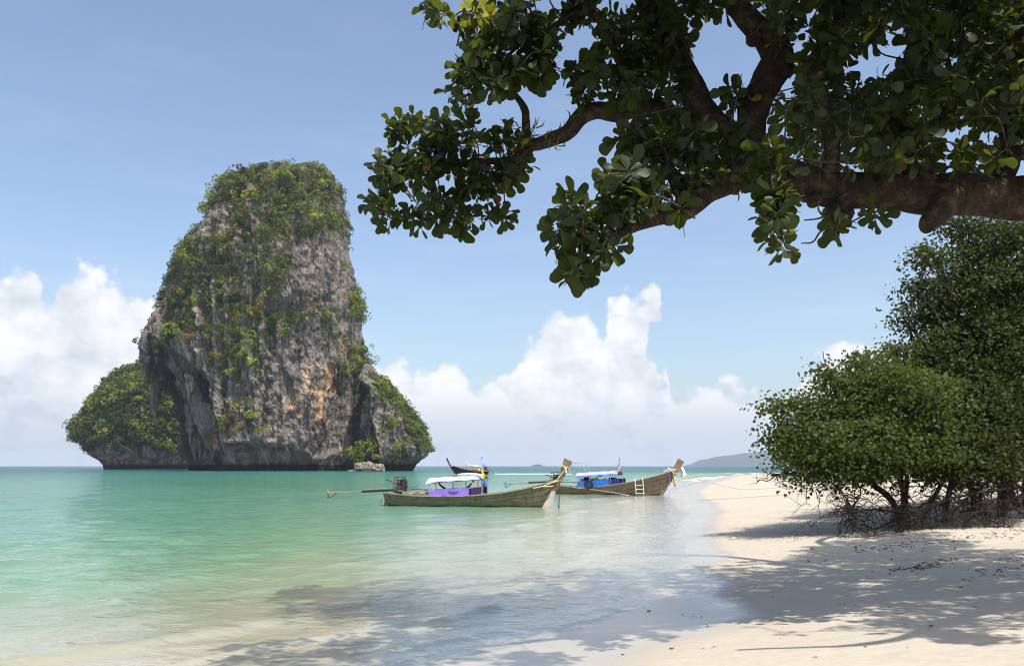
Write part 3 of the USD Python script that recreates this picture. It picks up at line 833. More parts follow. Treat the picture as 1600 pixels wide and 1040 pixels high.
# --- beach, boulder and light green tree at the foot of the stack
c = P(563, 736, 333)
m = trimesh.creation.icosphere(3, 1.0)
m.vertices *= (5.5, 6.0, 0.6)
m.vertices += 0.25 * (meshkit.fbm(m.vertices * 0.5, 3, 3)[:, None] - 0.5)
m.apply_translation((c[0], 336, 0.15))
sb = obj("islet_beach", m, "stone", smooth=True)
tag(sb, "sliver of pale sand at the foot of the limestone islet", "sandbank")
m = trimesh.creation.icosphere(4, 1.0)
m.vertices *= (6.0, 4.0, 2.5)
m.vertices += m.vertex_normals * ((meshkit.fbm(m.vertices * 0.35, 3, 8)[:, None] - 0.5) * 4.6 - (np.abs(meshkit.fbm(m.vertices * 0.5, 3, 9) - 0.5)[:, None]) * 5.0)
m.apply_translation((P(577, 730, 330)[0], 331, 1.1))
tag(obj("boulder", m, "stone"), "pale boulder at the water's edge under the light green tree", "boulder")
tr = thing("light_green_tree", "small bright green tree standing over the boulder at the islet's foot", "tree", (P(576, 720, 331)[0], 336.5, 1.6))
obj("trunk", join(tube(spline([(0, 0, -1), (0.3, 0, 1.5), (-0.3, -0.4, 3.5)], 8), np.linspace(0.3, 0.15, 8), 8), tube(spline([(0.2, 0, 1.2), (1.6, -0.3, 2.6), (2.4, -0.6, 3.6)], 8), np.linspace(0.2, 0.08, 8), 7), tube(spline([(0.2, 0, 1.0), (-1.5, -0.3, 2.2), (-2.6, -0.6, 3.0)], 8), np.linspace(0.2, 0.08, 8), 7)), "dark_bark", tr, smooth=True)
cr = [clump(300 + k, 170, 3.0, 0.5, 0.6) for k in range(7)]
for m, o in zip(cr, [(-3.2, -0.8, 2.0), (-1.5, -1, 3.2), (0.4, -0.6, 3.8), (2.0, -1, 3.0), (3.4, -1, 2.0), (1.0, -1.6, 1.8), (-1.6, -1.6, 1.6)]):
    m.apply_translation(o)
    m.apply_scale(1.9)
obj("crown", join(*cr), "bush_leaf_light", tr)

# --- far islands fading into the haze
def far_island(name, pts, dist, label, seed, thick):
    pts = np.array(pts, float)
    xs = np.linspace(pts[0, 0], pts[-1, 0], 160)
    hs = np.interp(xs, pts[:, 0], HOR - pts[:, 1]) / FPX * dist
    X = (xs - 800) / FPX * dist
    v, rows = [], 28
    ys = np.linspace(-1, 1, rows)
    hs = hs + (meshkit.fbm(np.stack([X / 25, 0 * X, 0 * X], 1), 4, seed) - 0.5) * 0.16 * hs.max() * np.clip(hs / hs.max() * 3, 0, 1)
    for yy in ys:
        prof = np.clip(1 - np.abs(yy) ** 2.2, 0, 1)
        bump = (meshkit.fbm(np.stack([X / 30, 0 * X + yy * 6, 0 * X], 1), 4, seed + 2) - 0.5) * 0.5 * (1 - abs(yy))* 0.4
        v.append(np.stack([X, dist + yy * thick + 0 * X, hs * prof * (1 + bump) + (EYE if False else 0) - 3 * (abs(yy) > 0.97)], 1))
    m = TM(np.vstack(v), grid_faces(rows, len(xs)))
    if m.face_normals[:, 2].mean() < 0:
        m.invert()
    return tag(obj(name, m, "far_forest", smooth=True), label, "island")


plain("far_forest", (0.030, 0.048, 0.018), 0.9, 0.6, 0.05, spec=0.1)
far_island("distant_island", [(1091, 727.6), (1096, 722), (1108, 717), (1122, 714), (1140, 711), (1160, 708), (1185, 706), (1220, 704), (1260, 700), (1300, 696), (1350, 700), (1400, 706), (1440, 716), (1470, 727.6)], 8300.0, "hazy wooded island on the horizon beyond the end of the beach", 5, 900)
far_island("distant_islet", [(828, 727.6), (834, 725.3), (840, 724.4), (846, 725.7), (853, 727.6)], 5200.0, "tiny faint islet alone on the middle of the horizon", 6, 60)

# ------------------------------------------------------------------ long-tail boats
def sheet(us, vs, fn, thick=0.012):
    """A thin cloth or board: fn(u, v) -> points; given real thickness."""
    U, V = np.meshgrid(us, vs, indexing="ij")
    p = fn(U, V)
    n, m = U.shape
    du, dv = np.gradient(p, axis=0), np.gradient(p, axis=1)
    nn = np.cross(du, dv)
    nn /= np.maximum(np.linalg.norm(nn, axis=-1, keepdims=True), 1e-9)
    a, b = (p + nn * thick / 2).reshape(-1, 3), (p - nn * thick / 2).reshape(-1, 3)
    f = grid_faces(n, m)
    k = n * m
    edge = np.concatenate([np.arange(m), np.arange(1, n) * m + m - 1, (n - 1) * m + np.arange(m - 2, -1, -1), np.arange(n - 2, 0, -1) * m])
    e2 = np.roll(edge, -1)
    side = np.vstack([np.stack([edge, e2, e2 + k], 1), np.stack([edge, e2 + k, edge + k], 1)])
    return TM(np.vstack([a, b]), np.vstack([f, f[:, ::-1] + k, side]))


class Hull:
    """Local frame: x forward from the stern, y to port, z up from the waterline."""

    def __init__(self, sheer, beam, xw, rake, draft=0.28):
        self.sheer, self.beam, self.xw, self.rake, self.draft = np.array(sheer, float), np.array(beam, float), xw, rake, draft

    def sh(self, u):
        return np.interp(u, self.sheer[:, 0], spline(self.sheer, 200)[:, 1]) if False else np.interp(u, *spline(self.sheer, 120).T)

    def be(self, u):
        return np.interp(u, *spline(self.beam, 120).T)

    def point(self, u, t, side, inset=0.0):
        """u along the boat 0..1, t up the side 0..1."""
        keel = -self.draft + 0.10 * np.clip((u - 0.8) / 0.2, 0, 1) + 0.22 * np.clip((0.12 - u) / 0.12, 0, 1)
        z = keel + (self.sh(u) - keel) * t ** 1.15
        y = (self.be(u) - inset) * t ** (0.42 + 0.35 * u ** 3)
        x = u * (self.xw + self.rake * np.maximum(z, -0.3)) - 0.18 * np.maximum(z, 0) * (1 - u) ** 6
        return np.stack([x, side * np.maximum(y, 0.0), z + 0 * x], -1)

    def at(self, x, side=-1, t=1.0):
        u = np.linspace(0, 1, 400)
        p = self.point(u, np.full(400, t), side)
        return np.array([np.interp(x, p[:, 0], p[:, k]) for k in range(3)])


def longtail(name, label, H, at, yaw, mats, roof, engine, posts, cloths, group):
    """The common parts of a long-tail boat; returns the boat's Xform."""
    b = thing(name, label, "boat", at, yaw, group)
    us, ts = np.linspace(0, 1, 70), np.linspace(0, 1, 14)
    U, Tt = np.meshgrid(us, ts, indexing="ij")
    shells = []
    for side in (-1, 1):
        out = H.point(U, Tt, side)
        # overlapping strakes: each plank stands a little proud of the one below
        out[..., 1] += side * 0.018 * ((Tt * 4.5) % 1.0) * (Tt > 0.05)
        inn = H.point(U, Tt, side, 0.05) + (0, 0, 0.03)
        n, m = U.shape
        f = grid_faces(n, m)
        k = n * m
        top = np.arange(n) * m + m - 1
        rim = np.vstack([np.stack([top[:-1], top[1:], top[1:] + k], 1), np.stack([top[:-1], top[1:] + k, top[:-1] + k], 1)])
        shells.append(TM(np.vstack([out.reshape(-1, 3), inn.reshape(-1, 3)]), np.vstack([f if side > 0 else f[:, ::-1], f[:, ::-1] if side > 0 else f, rim])))
    # transom
    tr = np.vstack([H.point(np.zeros(14), ts, -1), H.point(np.zeros(14), ts, 1)])
    shells.append(TM(tr, grid_faces(2, 14)))
    strake = np.concatenate([np.tile(Tt.ravel(), 4), np.tile(ts, 2)])
    obj("hull", join(*shells), mats["hull"], b, prim={"strake": strake})
    # a dark band of weed and paint along the waterline, 4 mm proud
    w = []
    for side in (-1, 1):
        tb = np.linspace(0.30, 0.62, 4)
        zc = np.array([-0.12, -0.03, 0.03, 0.055])
        rows = []
        for uu in us[1:-1]:
            tt = np.interp(zc + 0.02 * math.sin(uu * 40), H.point(np.full(60, uu), np.linspace(0, 1, 60), side)[:, 2], np.linspace(0, 1, 60))
            q = H.point(np.full(4, uu), tt, side)
            q[:, 1] += side * (0.024)
            rows.append(q)
        w.append(TM(np.vstack(rows), grid_faces(len(rows), 4)))
    obj("waterline_band", join(*w), "waterline_paint", b)
    for side in (-1, 1):
        p = H.point(us, np.ones(70), side) + (0, 0, 0.012)
        v = np.stack([p + (0, side * 0.055, -0.035), p + (0, side * 0.055, 0.02), p + (0, -side * 0.05, 0.02), p + (0, -side * 0.05, -0.03)], 1)
        f = grid_faces(70, 4, True)
        g_ = TM(v.reshape(-1, 3), np.vstack([f, [[0, 1, 2], [0, 2, 3], [276, 278, 277], [276, 279, 278]]]))
        if g_.volume < 0:
            g_.invert()
        obj("gunwale", g_, "rail_wood", b)
    # bow post, broad at the foot and swept up past the rails
    sp = np.array(mats["stem"], float)                       # rows of x, z
    c = spline(np.stack([sp[:, 0], 0 * sp[:, 0], sp[:, 1]], 1), 18)
    wid = np.interp(np.linspace(0, 1, 18), [0, 0.6, 1], [0.10, 0.11, 0.13])
    dep_ = np.interp(np.linspace(0, 1, 18), [0, 0.5, 0.75, 1], mats.get("stem_depth", [0.16, 0.20, 0.26, 0.24]))
    t = np.gradient(c, axis=0)
    t /= np.linalg.norm(t, axis=1, keepdims=True)
    side = np.array([0, 1.0, 0])
    fw = np.cross(side, t)
    v = np.stack([c + fw * dep_[:, None] / 2 + side * wid[:, None] * 0.35, c + fw * dep_[:, None] / 2 - side * wid[:, None] * 0.35, c - fw * dep_[:, None] / 2 - side * wid[:, None] / 2, c - fw * dep_[:, None] / 2 + side * wid[:, None] / 2], 1)
    k = mats.get("stem_split", 8)
    for lo, hi, mt in ((0, k + 1, "bare_stem"), (k, 18, mats.get("stem_mat", "stem_wood"))):
        q = v[lo:hi].reshape(-1, 3)
        n = hi - lo
        f = np.vstack([grid_faces(n, 4, True), [[0, 2, 1], [0, 3, 2]], [[4 * n - 4, 4 * n - 3, 4 * n - 2], [4 * n - 4, 4 * n - 2, 4 * n - 1]]])
        m = TM(q, f)
        if m.volume < 0:
            m.invert()
        obj("bow_post" if lo else "bow_cutwater", m, mt, b)
    # deck boards and frames inside
    for k in range(mats.get("boards", 9)):
        u0 = 0.06 + k * 0.095
        p0 = H.at(u0 * H.xw)
        obj("deck_board", box((0.085 * H.xw, 2 * abs(p0[1]) * 0.80, 0.03), (u0 * H.xw, 0, min(p0[2] - 0.22, 0.34)), bevel=0.006), "deck_wood", b)
    for u0 in (0.10, 0.62, 0.74, 0.84):
        p0 = H.at(u0 * H.xw)
        obj("thwart", box((0.16, 2 * abs(p0[1]) * 0.94, 0.04), (u0 * H.xw, 0, p0[2] - 0.07), bevel=0.008), "deck_wood", b)
    # engine: iron cradle, block, cylinder head, flywheel, tank, handle, exhaust
    ex, ez, es = engine["x"], engine["z"], engine.get("scale", 1.0)
    e = UsdGeom.Xform.Define(stage, numbered(str(b.GetPath()), "engine"))
    e.AddTranslateOp().Set(Gf.Vec3d(ex, 0, ez))
    e.AddScaleOp().Set(Gf.Vec3f(es, es, es))
    fr_ = [rod((-0.26, s, -0.28), (-0.20, s, 0.42), 0.022) for s in (-0.24, 0.24)] + [rod((0.26, s, -0.28), (0.22, s, 0.46), 0.022) for s in (-0.24, 0.24)]
    fr_ += [rod((-0.20, s, 0.42), (0.22, s, 0.46), 0.02) for s in (-0.24, 0.24)] + [rod((x_, -0.24, z_), (x_, 0.24, z_), 0.02) for x_, z_ in ((-0.2, 0.42), (0.22, 0.46), (-0.26, -0.25), (0.26, -0.25))]
    obj("cradle", join(*fr_), "rusty_iron", e, smooth=40)
    obj("engine_block", join(box((0.40, 0.32, 0.22), (0, 0, -0.10), bevel=0.05), box((0.24, 0.26, 0.22), (0.0, 0, 0.10), bevel=0.06), *[box((0.27, 0.29, 0.012), (0.0, 0, 0.04 + 0.03 * k)) for k in range(5)]), "rusty_iron", e)
    fly = trimesh.creation.cylinder(0.19, 0.07, sections=24)
    fly.apply_transform(trimesh.transformations.rotation_matrix(PI / 2, [0, 1, 0]))
    hub = trimesh.creation.cylinder(0.07, 0.12, sections=16)
    hub.apply_transform(trimesh.transformations.rotation_matrix(PI / 2, [0, 1, 0]))
    fly.apply_translation((0.29, 0, 0.0))
    hub.apply_translation((0.32, 0, 0.0))
    obj("flywheel", join(fly, hub), "black_iron", e, smooth=30)
    drum = trimesh.creation.cylinder(0.15, 0.34, sections=22)
    drum.apply_transform(trimesh.transformations.rotation_matrix(PI / 2, [1, 0, 0]))
    drum.apply_translation((0.20, 0, 0.20))
    obj("air_filter", drum, "black_iron", e, smooth=30)
    obj("fuel_tank", box((0.20, 0.22, 0.10), (-0.07, 0, 0.28), bevel=0.03), "rusty_iron", e)
    obj("exhaust", tube(spline([(-0.1, -0.2, 0.1), (-0.22, -0.27, 0.16), (-0.42, -0.28, 0.25), (-0.62, -0.28, 0.30)], 14), 0.032, 10), "rusty_iron", e, smooth=True)
    obj("swivel", join(box((0.34, 0.26, 0.10), (-0.08, 0, -0.32), bevel=0.02), trimesh.creation.cylinder(0.06, 0.40, sections=14).apply_translation((-0.1, 0, -0.45))), "black_iron", e)
    obj("tiller", join(tube(spline([(0.1, 0.08, -0.22), (0.7, 0.10, -0.17), (1.35, 0.12, -0.20)], 10), 0.018, 8), tube([(1.2, 0.12, -0.195), (1.55, 0.12, -0.20)], 0.028, 8)), "black_iron", e, smooth=40)
    obj("gear_lever", rod((0.15, -0.12, -0.10), (0.95, -0.14, -0.06), 0.016), "rusty_iron", e, smooth=True)
    sx, sz, hx_, hz_ = engine["tail"]
    for part, x0, x1, rr, mt in (("drive_sleeve", 0.02, 0.50, 0.055, "black_iron"), ("drive_shaft", 0.46, 1.0, 0.034, "shaft_steel")):
        a = np.array([hx_ + (sx - hx_) * x0, 0, hz_ + (sz - hz_) * x0])
        c = np.array([hx_ + (sx - hx_) * x1, 0, hz_ + (sz - hz_) * x1])
        obj(part, tube([a, c], rr, 10), mt, b, smooth=40)
    obj("stay_rod", tube([(hx_, 0.06, hz_ + 0.11), (hx_ + (sx - hx_) * 0.52, 0.04, hz_ + (sz - hz_) * 0.52 + 0.07)], 0.02, 8), "shaft_steel", b, smooth=True)
    blades = []
    for k in range(2):
        bl = sheet(np.linspace(0, 1, 5), np.linspace(-1, 1, 4), lambda u, v: np.stack([0.05 * v * 0.8 + 0.02, 0.07 * v * np.sin(PI * np.clip(u * 0.9 + 0.1, 0, 1)), 0.04 + 0.15 * u], -1), 0.012)
        bl.apply_transform(trimesh.transformations.rotation_matrix(PI * k + 0.35, [1, 0, 0]))
        blades.append(bl)
    pr = join(*blades, tube([(0.06, 0, 0), (-0.10, 0, 0)], [0.05, 0.03], 10))
    pr.apply_translation((sx, 0, sz))
    obj("propeller", pr, "shaft_steel", b)
    obj("skeg", join(tube(spline([(sx + 0.42, 0, sz - 0.01), (sx + 0.22, 0, sz - 0.16), (sx - 0.04, 0, sz - 0.24)], 8), 0.016, 7), rod((sx + 0.02, 0, sz - 0.03), (sx - 0.02, 0, sz - 0.235), 0.014, 7)), "black_iron", b, smooth=True)
    # canopy on posts
    x0, x1, z0, z1, hw, crown = roof["x0"], roof["x1"], roof["z0"], roof["z1"], roof["half"], roof["crown"]
    def roof_at(x_, y_):
        u = (x_ - x0) / (x1 - x0)
        return z0 + (z1 - z0) * u + crown * (1 - (np.abs(y_) / hw) ** 2.4) - 0.025 * np.sin(u * 3.5 * PI) ** 2 - roof.get("droop", 0.0) * np.exp(-(u / 0.10) ** 2) * (np.abs(y_) / hw) ** 3
    obj("canopy", sheet(np.linspace(x0, x1, 40), np.linspace(-hw, hw, 21), lambda X, Y: np.stack([X + roof.get("cut", 0.0) * (1 - np.abs(Y) / hw) * np.exp(-((X - x0) / 0.3) ** 2), Y, roof_at(X, Y)], -1), 0.02), roof["mat"], b, smooth=40)
    if roof.get("skirt"):
        for s in (-1, 1):
            obj("canopy_valance", sheet(np.linspace(x0, x1, 40), np.linspace(0, 1, 4), lambda X, V: np.stack([X, s * (hw + 0.012 + 0.02 * np.sin(X * 9) * V), roof_at(X, hw) - V * (roof["skirt"] * (1 + 0.15 * np.sin(X * 5)))], -1), 0.012), roof["skirt_mat"], b, smooth=40)
    for s in (-1, 1):
        obj("roof_rail", tube([(x0 + 0.05, s * (hw - 0.06), float(roof_at(x0 + 0.05, hw - 0.06)) - 0.03), (x1 - 0.05, s * (hw - 0.06), float(roof_at(x1 - 0.05, hw - 0.06)) - 0.03)], 0.018, 6), "metal_pole", b)
        for px_ in posts:
            f0 = H.at(px_, s)
            obj("canopy_post", rod((px_, f0[1] * 0.93, f0[2] - 0.02), (px_, s * (hw - 0.06), float(roof_at(px_, hw - 0.06)) - 0.03), 0.021, 8), "metal_pole", b, smooth=True)
    for k in range(5):
        xx = x0 + 0.1 + (x1 - x0 - 0.2) * k / 4
        yy = np.linspace(-hw + 0.06, hw - 0.06, 11)
        obj("roof_rib", tube(np.stack([0 * yy + xx, yy, roof_at(xx, yy) - 0.03], 1), 0.014, 6), "metal_pole", b, smooth=True)
    # side cloths lashed to the posts
    for (xa, xb, za, zb, ha, hb, mt, part) in cloths:
        for s in (-1, 1):
            ya, yb = H.at(xa, s)[1], H.at(xb, s)[1]
            obj(part, sheet(np.linspace(0, 1, 24), np.linspace(0, 1, 7), lambda u, v: np.stack([xa + (xb - xa) * u, ya + (yb - ya) * u + s * (0.03 + 0.012 * np.sin(u * 19) * np.sin(v * PI)), za + (zb - za) * u + v * (ha + (hb - ha) * u)], -1), 0.014), mt, b, smooth=40)
    return b, roof_at


def streamer(path, width, twist=0.6, thick=0.01, seed=0):
    p = spline(path, 16)
    rng = np.random.default_rng(seed)
    ph = rng.uniform(0, 6)
    def fn(U, V):
        c = np.stack([np.interp(U, np.linspace(0, 1, 16), p[:, k]) for k in range(3)], -1)
        a = ph + twist * 4 * U
        wv = width * (0.7 + 0.3 * np.sin(3 + 5 * U)) * (0.4 + 0.6 * np.clip(U * 6, 0, 1))
        return c + V[..., None] * wv[..., None] * np.stack([np.cos(a), np.sin(a), 0.15 * np.sin(3 * a)], -1)
    return sheet(np.linspace(0, 1, 20), np.linspace(-0.5, 0.5, 5), fn, thick)


BOATS = "long-tail boats off the beach"
# --- the nearest boat, purple cloth
DB, K = 42.8, 42.8 / FPX
yaw1 = math.radians(-9)
H1 = Hull([(0, 0.66), (0.08, 0.60), (0.2, 0.53), (0.35, 0.51), (0.5, 0.54), (0.62, 0.60), (0.74, 0.72), (0.85, 0.92), (0.94, 1.13), (1, 1.31)],
          [(0, 0.42), (0.1, 0.62), (0.3, 0.80), (0.5, 0.84), (0.7, 0.74), (0.85, 0.50), (0.95, 0.20), (1, 0.045)], 7.72, 0.50)
b1, roof1 = longtail("longtail_boat", "weathered green-grey long-tail boat with purple side cloth and pale lavender canopy", H1, (P(603, 727.5, DB)[0], DB + 0.6, 0.0), yaw1,
                     dict(hull="hull_wood", stem=[(7.62, -0.22), (7.95, 0.35), (8.30, 1.0), (8.60, 1.62), (8.86, 2.24)], stem_split=7, stem_depth=[0.20, 0.22, 0.30, 0.40]),
                     dict(x0=2.10, x1=4.88, z0=1.17, z1=1.33, half=0.78, crown=0.20, mat="lavender_tarp", droop=0.10, cut=0.1), dict(x=0.62, z=0.98, tail=(-3.05, 0.60, 0.42, 0.78)), (2.24, 3.1, 3.75, 4.36, 4.82),
                     [(2.28, 4.24, 0.50, 0.57, 0.30, 0.33, "purple_tarp", "side_cloth"), (4.34, 4.80, 0.60, 0.62, 0.31, 0.33, "indigo_tarp", "dark_side_cloth")], BOATS)
obj("seat_box", join(box((0.26, 0.9, 0.20), (2.20, -0.3, 0.58), bevel=0.02), box((0.30, 0.95, 0.03), (2.20, -0.3, 0.70), bevel=0.008)), "stem_wood", b1)
for s in (-1, 1):
    f0, f1 = H1.at(2.2, s), H1.at(4.85, s)
    obj("hand_rail", tube([(2.2, f0[1] * 0.9, 0.80), (3.6, f0[1], 0.86), (4.82, f1[1] * 0.95, 0.95)], 0.016, 6), "rail_wood", b1)
def hammock(u, v):
    return np.stack([2.62 + (4.42 - 2.62) * u, -0.45 + 0.9 * v * (0.25 + 0.75 * np.sin(PI * np.clip(u, 0.02, 0.98))) + 0 * u, 1.20 + 0.10 * u - 0.55 * np.sin(PI * u) ** 0.8 - 0.12 * np.sin(PI * u) * np.sin(PI * (v + 0.5)) ** 2], -1)
hm = thing("hammock", "dark cloth hammock slung under the lavender canopy of the nearest boat", "hammock", (P(603, 727.5, DB)[0], DB + 0.6, 0.0), yaw1)
obj("cloth", sheet(np.linspace(0, 1, 30), np.linspace(-0.5, 0.5, 9), hammock, 0.02), "black_cloth", hm, smooth=40)
obj("cord", rod((2.62, -0.45, 1.20), (2.5, -0.6, 1.28), 0.012, 6), "rope", hm)
obj("cord", rod((4.42, -0.45, 1.30), (4.5, -0.6, 1.36), 0.012, 6), "rope", hm)
# flag staff at the canopy's front end
obj("flag_staff", rod((4.86, -0.66, 0.62), (4.86, -0.66, 2.44), 0.017, 8), "white_paint", b1, smooth=True)
obj("blue_flag", streamer([(4.86, -0.67, 2.40), (4.80, -0.70, 2.22), (4.90, -0.72, 2.02), (4.86, -0.72, 1.84)], 0.22, 0.35, seed=1), "pale_blue_cloth", b1, smooth=50)
obj("yellow_flag", streamer([(4.88, -0.67, 1.90), (4.84, -0.72, 1.75), (4.90, -0.74, 1.55), (4.88, -0.72, 1.36)], 0.17, 0.3, seed=4), "yellow_cloth", b1, smooth=50)
obj("rolled_awning", join(streamer([(4.72, -0.70, 1.36), (4.84, -0.80, 1.34), (4.92, -0.8, 1.22), (4.93, -0.8, 1.08)], 0.20, 0.4, 0.05, seed=3), streamer([(4.90, -0.78, 1.34), (4.98, -0.8, 1.2), (4.95, -0.8, 0.98)], 0.16, 0.4, 0.04, seed=5)), "royal_cloth", b1, smooth=50)
obj("awning_hoop", tube(spline([(4.9, -0.6, 1.35), (5.12, -0.4, 1.30), (5.20, 0, 1.22), (5.12, 0.4, 1.30), (4.9, 0.6, 1.35)], 16), 0.012, 6), "metal_pole", b1, smooth=True)
# garland rope wound round the bow post, and a blue sash
ga = [tube(spline([(8.16, -0.24, 1.00), (7.7, -0.42, 0.98), (8.0, -0.28, 1.12), (8.3, -0.18, 1.26), (8.5, -0.14, 1.50), (8.70, -0.11, 1.80), (8.62, -0.12, 1.95), (8.50, -0.10, 2.02)], 40), 0.022, 7, lump=0.3, freq=9),
      tube(spline([(7.25, -0.56, 0.90), (7.7, -0.42, 1.00), (8.1, -0.26, 1.16), (8.48, -0.12, 1.26)], 30), 0.022, 7, lump=0.3, freq=9),
      tube(spline([(8.62, -0.11, 1.93), (8.84, -0.07, 1.86), (8.84, 0.07, 1.86), (8.6, 0.11, 1.95)], 20), 0.028, 7, lump=0.3, freq=9)]
obj("garland_rope", join(*ga), "lime_rope", b1, smooth=True)
obj("rope_tassel", streamer([(8.74, -0.12, 1.84), (8.77, -0.13, 1.72), (8.76, -0.13, 1.62)], 0.10, 0.2, 0.03, 3), "white_cloth", b1, smooth=50)
obj("blue_sash", streamer([(8.44, -0.16, 1.28), (8.46, -0.20, 0.95), (8.45, -0.20, 0.5), (8.43, -0.20, 0.12), (8.41, -0.20, -0.08)], 0.17, 0.10, 0.03, seed=2), "navy_cloth", b1, smooth=50)
for k, (x_, z_) in enumerate([(-0.22, 0.26), (-0.10, 0.24), (0.02, 0.22)]):
    obj("stern_peg", tube([(x_, -0.30 + 0.2 * k, z_ + 0.10), (x_ - 0.03, -0.30 + 0.2 * k, -0.14)], [0.022, 0.03], 7), "rail_wood" if k != 1 else "black_iron", b1, smooth=True)
for k in range(4):
    m = streamer([(0.95 + 0.22 * k, -0.2 - 0.1 * k, 0.60), (1.1 + 0.22 * k, 0, 0.64), (1.25 + 0.22 * k, 0.25, 0.60)], 0.2, 0.3, 0.05, seed=20 + k)
    obj("coiled_rope", m, "rope" if k % 2 else "deck_wood", b1, smooth=50)

# --- the second boat, nose on the sand, blue canopy
D2B = 60.5
yaw2 = math.radians(-20)
H2 = Hull([(0, 0.62), (0.08, 0.57), (0.2, 0.53), (0.35, 0.54), (0.5, 0.64), (0.62, 0.78), (0.74, 0.98), (0.85, 1.22), (0.94, 1.48), (1, 1.66)],
          [(0, 0.45), (0.1, 0.66), (0.3, 0.86), (0.5, 0.90), (0.7, 0.80), (0.85, 0.55), (0.95, 0.24), (1, 0.05)], 7.35, 0.55)
o2 = (P(869, 727.5, D2B + 1.2)[0], D2B + 1.2, 0.0)
b2, roof2 = longtail("longtail_boat", "brown wooden long-tail boat nosed onto the sand, blue side cloths and blue-edged canopy", H2, o2, yaw2,
                     dict(hull="hull_wood_brown", stem=[(7.26, -0.16), (7.6, 0.45), (8.0, 1.15), (8.36, 1.80), (8.66, 2.34)], stem_split=1, stem_depth=[0.16, 0.24, 0.40, 0.46]),
                     dict(x0=1.62, x1=4.55, z0=1.27, z1=1.46, half=0.80, crown=0.20, mat="pink_tarp", skirt=0.12, skirt_mat="light_blue_tarp"), dict(x=-0.05, z=1.02, scale=1.1, tail=(-3.75, 0.66, -0.3, 0.86)), (1.8, 2.6, 3.35, 4.05, 4.5),
                     [(1.75, 4.00, 0.54, 0.64, 0.33, 0.40, "blue_tarp", "side_cloth"), (4.10, 4.72, 0.64, 0.70, 0.40, 0.42, "navy_tarp", "dark_side_cloth")], BOATS)
for s in (-1, 1):
    obj("frame_pole", tube(spline([(1.55, s * 0.72, 0.5), (1.30, s * 0.62, 1.3), (0.95, s * 0.5, 2.05), (1.15, s * 0.45, 2.16)], 18), 0.022, 8), "metal_pole", b2, smooth=True)
    obj("frame_pole", tube(spline([(2.3, s * 0.5, 1.4), (2.05, s * 0.45, 2.0), (1.85, s * 0.42, 2.16), (1.15, s * 0.45, 2.14)], 18), 0.018, 8), "metal_pole", b2, smooth=True)
obj("frame_pole", rod((0.98, -0.5, 2.06), (0.98, 0.5, 2.06), 0.018), "metal_pole", b2, smooth=True)
obj("flag_staff", rod((4.62, -0.6, 1.0), (4.62, -0.6, 2.56), 0.016), "stem_wood", b2, smooth=True)
for k, (a, bb, mt, wd) in enumerate([(2.40, 2.26, "navy_cloth", 0.16), (2.27, 2.05, "pink_cloth", 0.17), (2.06, 1.93, "purple_cloth", 0.16), (1.95, 1.72, "white_cloth", 0.15), (1.74, 1.55, "orange_cloth", 0.18)]):
    obj("flag", streamer([(4.63, -0.61, a), (4.60 + 0.04 * (k % 2), -0.66, (a + bb) / 2), (4.62 - 0.05 * k / 4, -0.66, bb)], wd, 0.3, 0.012, seed=40 + k), mt, b2, smooth=50)
obj("small_flag", streamer([(4.48, -0.61, 2.02), (4.44, -0.66, 1.88), (4.50, -0.66, 1.74)], 0.12, 0.3, 0.012, seed=50), "pink_cloth", b2, smooth=50)
obj("small_flag_staff", rod((4.46, -0.6, 1.4), (4.46, -0.6, 2.05), 0.012), "stem_wood", b2)
f0, f1 = H2.at(5.72, -1), H2.at(6.22, -1)
lad = []
for f in (f0, f1):
    lad.append(tube(spline([(f[0], f[1] * 0.80, f[2] + 0.05), (f[0], f[1] - 0.05, f[2] + 0.10), (f[0] + 0.03, f[1] - 0.12, f[2] - 0.1), (f[0] + 0.09, f[1] * 0.9 - 0.1, 0.06)], 16), 0.030, 8))
for k in range(3):
    q = 0.12 + 0.28 * k
    lad.append(rod((f0[0] + 0.07 - 0.02 * k, f0[1] * 0.95 - 0.10, q), (f1[0] + 0.07 - 0.02 * k, f1[1] * 0.95 - 0.10, q), 0.024))
obj("ladder", join(*lad), "white_paint", b2, smooth=40)
for k, (pth, wd, mt) in enumerate([
    ([(7.95, -0.22, 1.62), (8.12, -0.22, 1.55), (8.20, -0.2, 1.3), (8.20, -0.2, 1.0), (8.22, -0.2, 0.80)], 0.20, "yellow_cloth"),
    ([(7.90, -0.24, 1.55), (8.02, -0.24, 1.3), (8.00, -0.24, 0.9)], 0.13, "navy_cloth"), ([(7.86, -0.26, 1.5), (7.96, -0.26, 1.2), (7.93, -0.26, 0.82)], 0.11, "purple_cloth"),
    ([(8.20, -0.22, 0.84), (8.28, -0.22, 0.72), (8.26, -0.22, 0.60)], 0.20, "red_cloth"), ([(8.1, -0.24, 0.9), (8.1, -0.24, 0.7), (8.08, -0.24, 0.55)], 0.16, "white_cloth"),
    ([(8.62, 0.05, 1.92), (8.78, 0.0, 1.72), (8.88, 0.0, 1.40), (8.86, 0, 1.26)], 0.34, "cream_cloth"), ([(8.60, 0.1, 1.75), (8.66, 0.1, 1.45), (8.66, 0.1, 1.22)], 0.14, "orange_cloth")]):
    obj("bow_ribbon", streamer(pth, wd, 0.15, 0.02, seed=60 + k), mt, b2, smooth=50)
obj("bow_rope", join(tube(spline([(7.55, -0.36, 1.56), (7.85, -0.2, 1.72), (8.02, -0.16, 1.66), (8.28, 0, 1.60), (8.1, 0.2, 1.68), (7.7, 0.3, 1.58)], 30), 0.028, 7), tube(spline([(7.8, -0.22, 1.80), (8.15, -0.14, 1.70), (8.34, 0, 1.72), (8.15, 0.14, 1.74)], 24), 0.028, 7)), "white_cloth", b2, smooth=True)


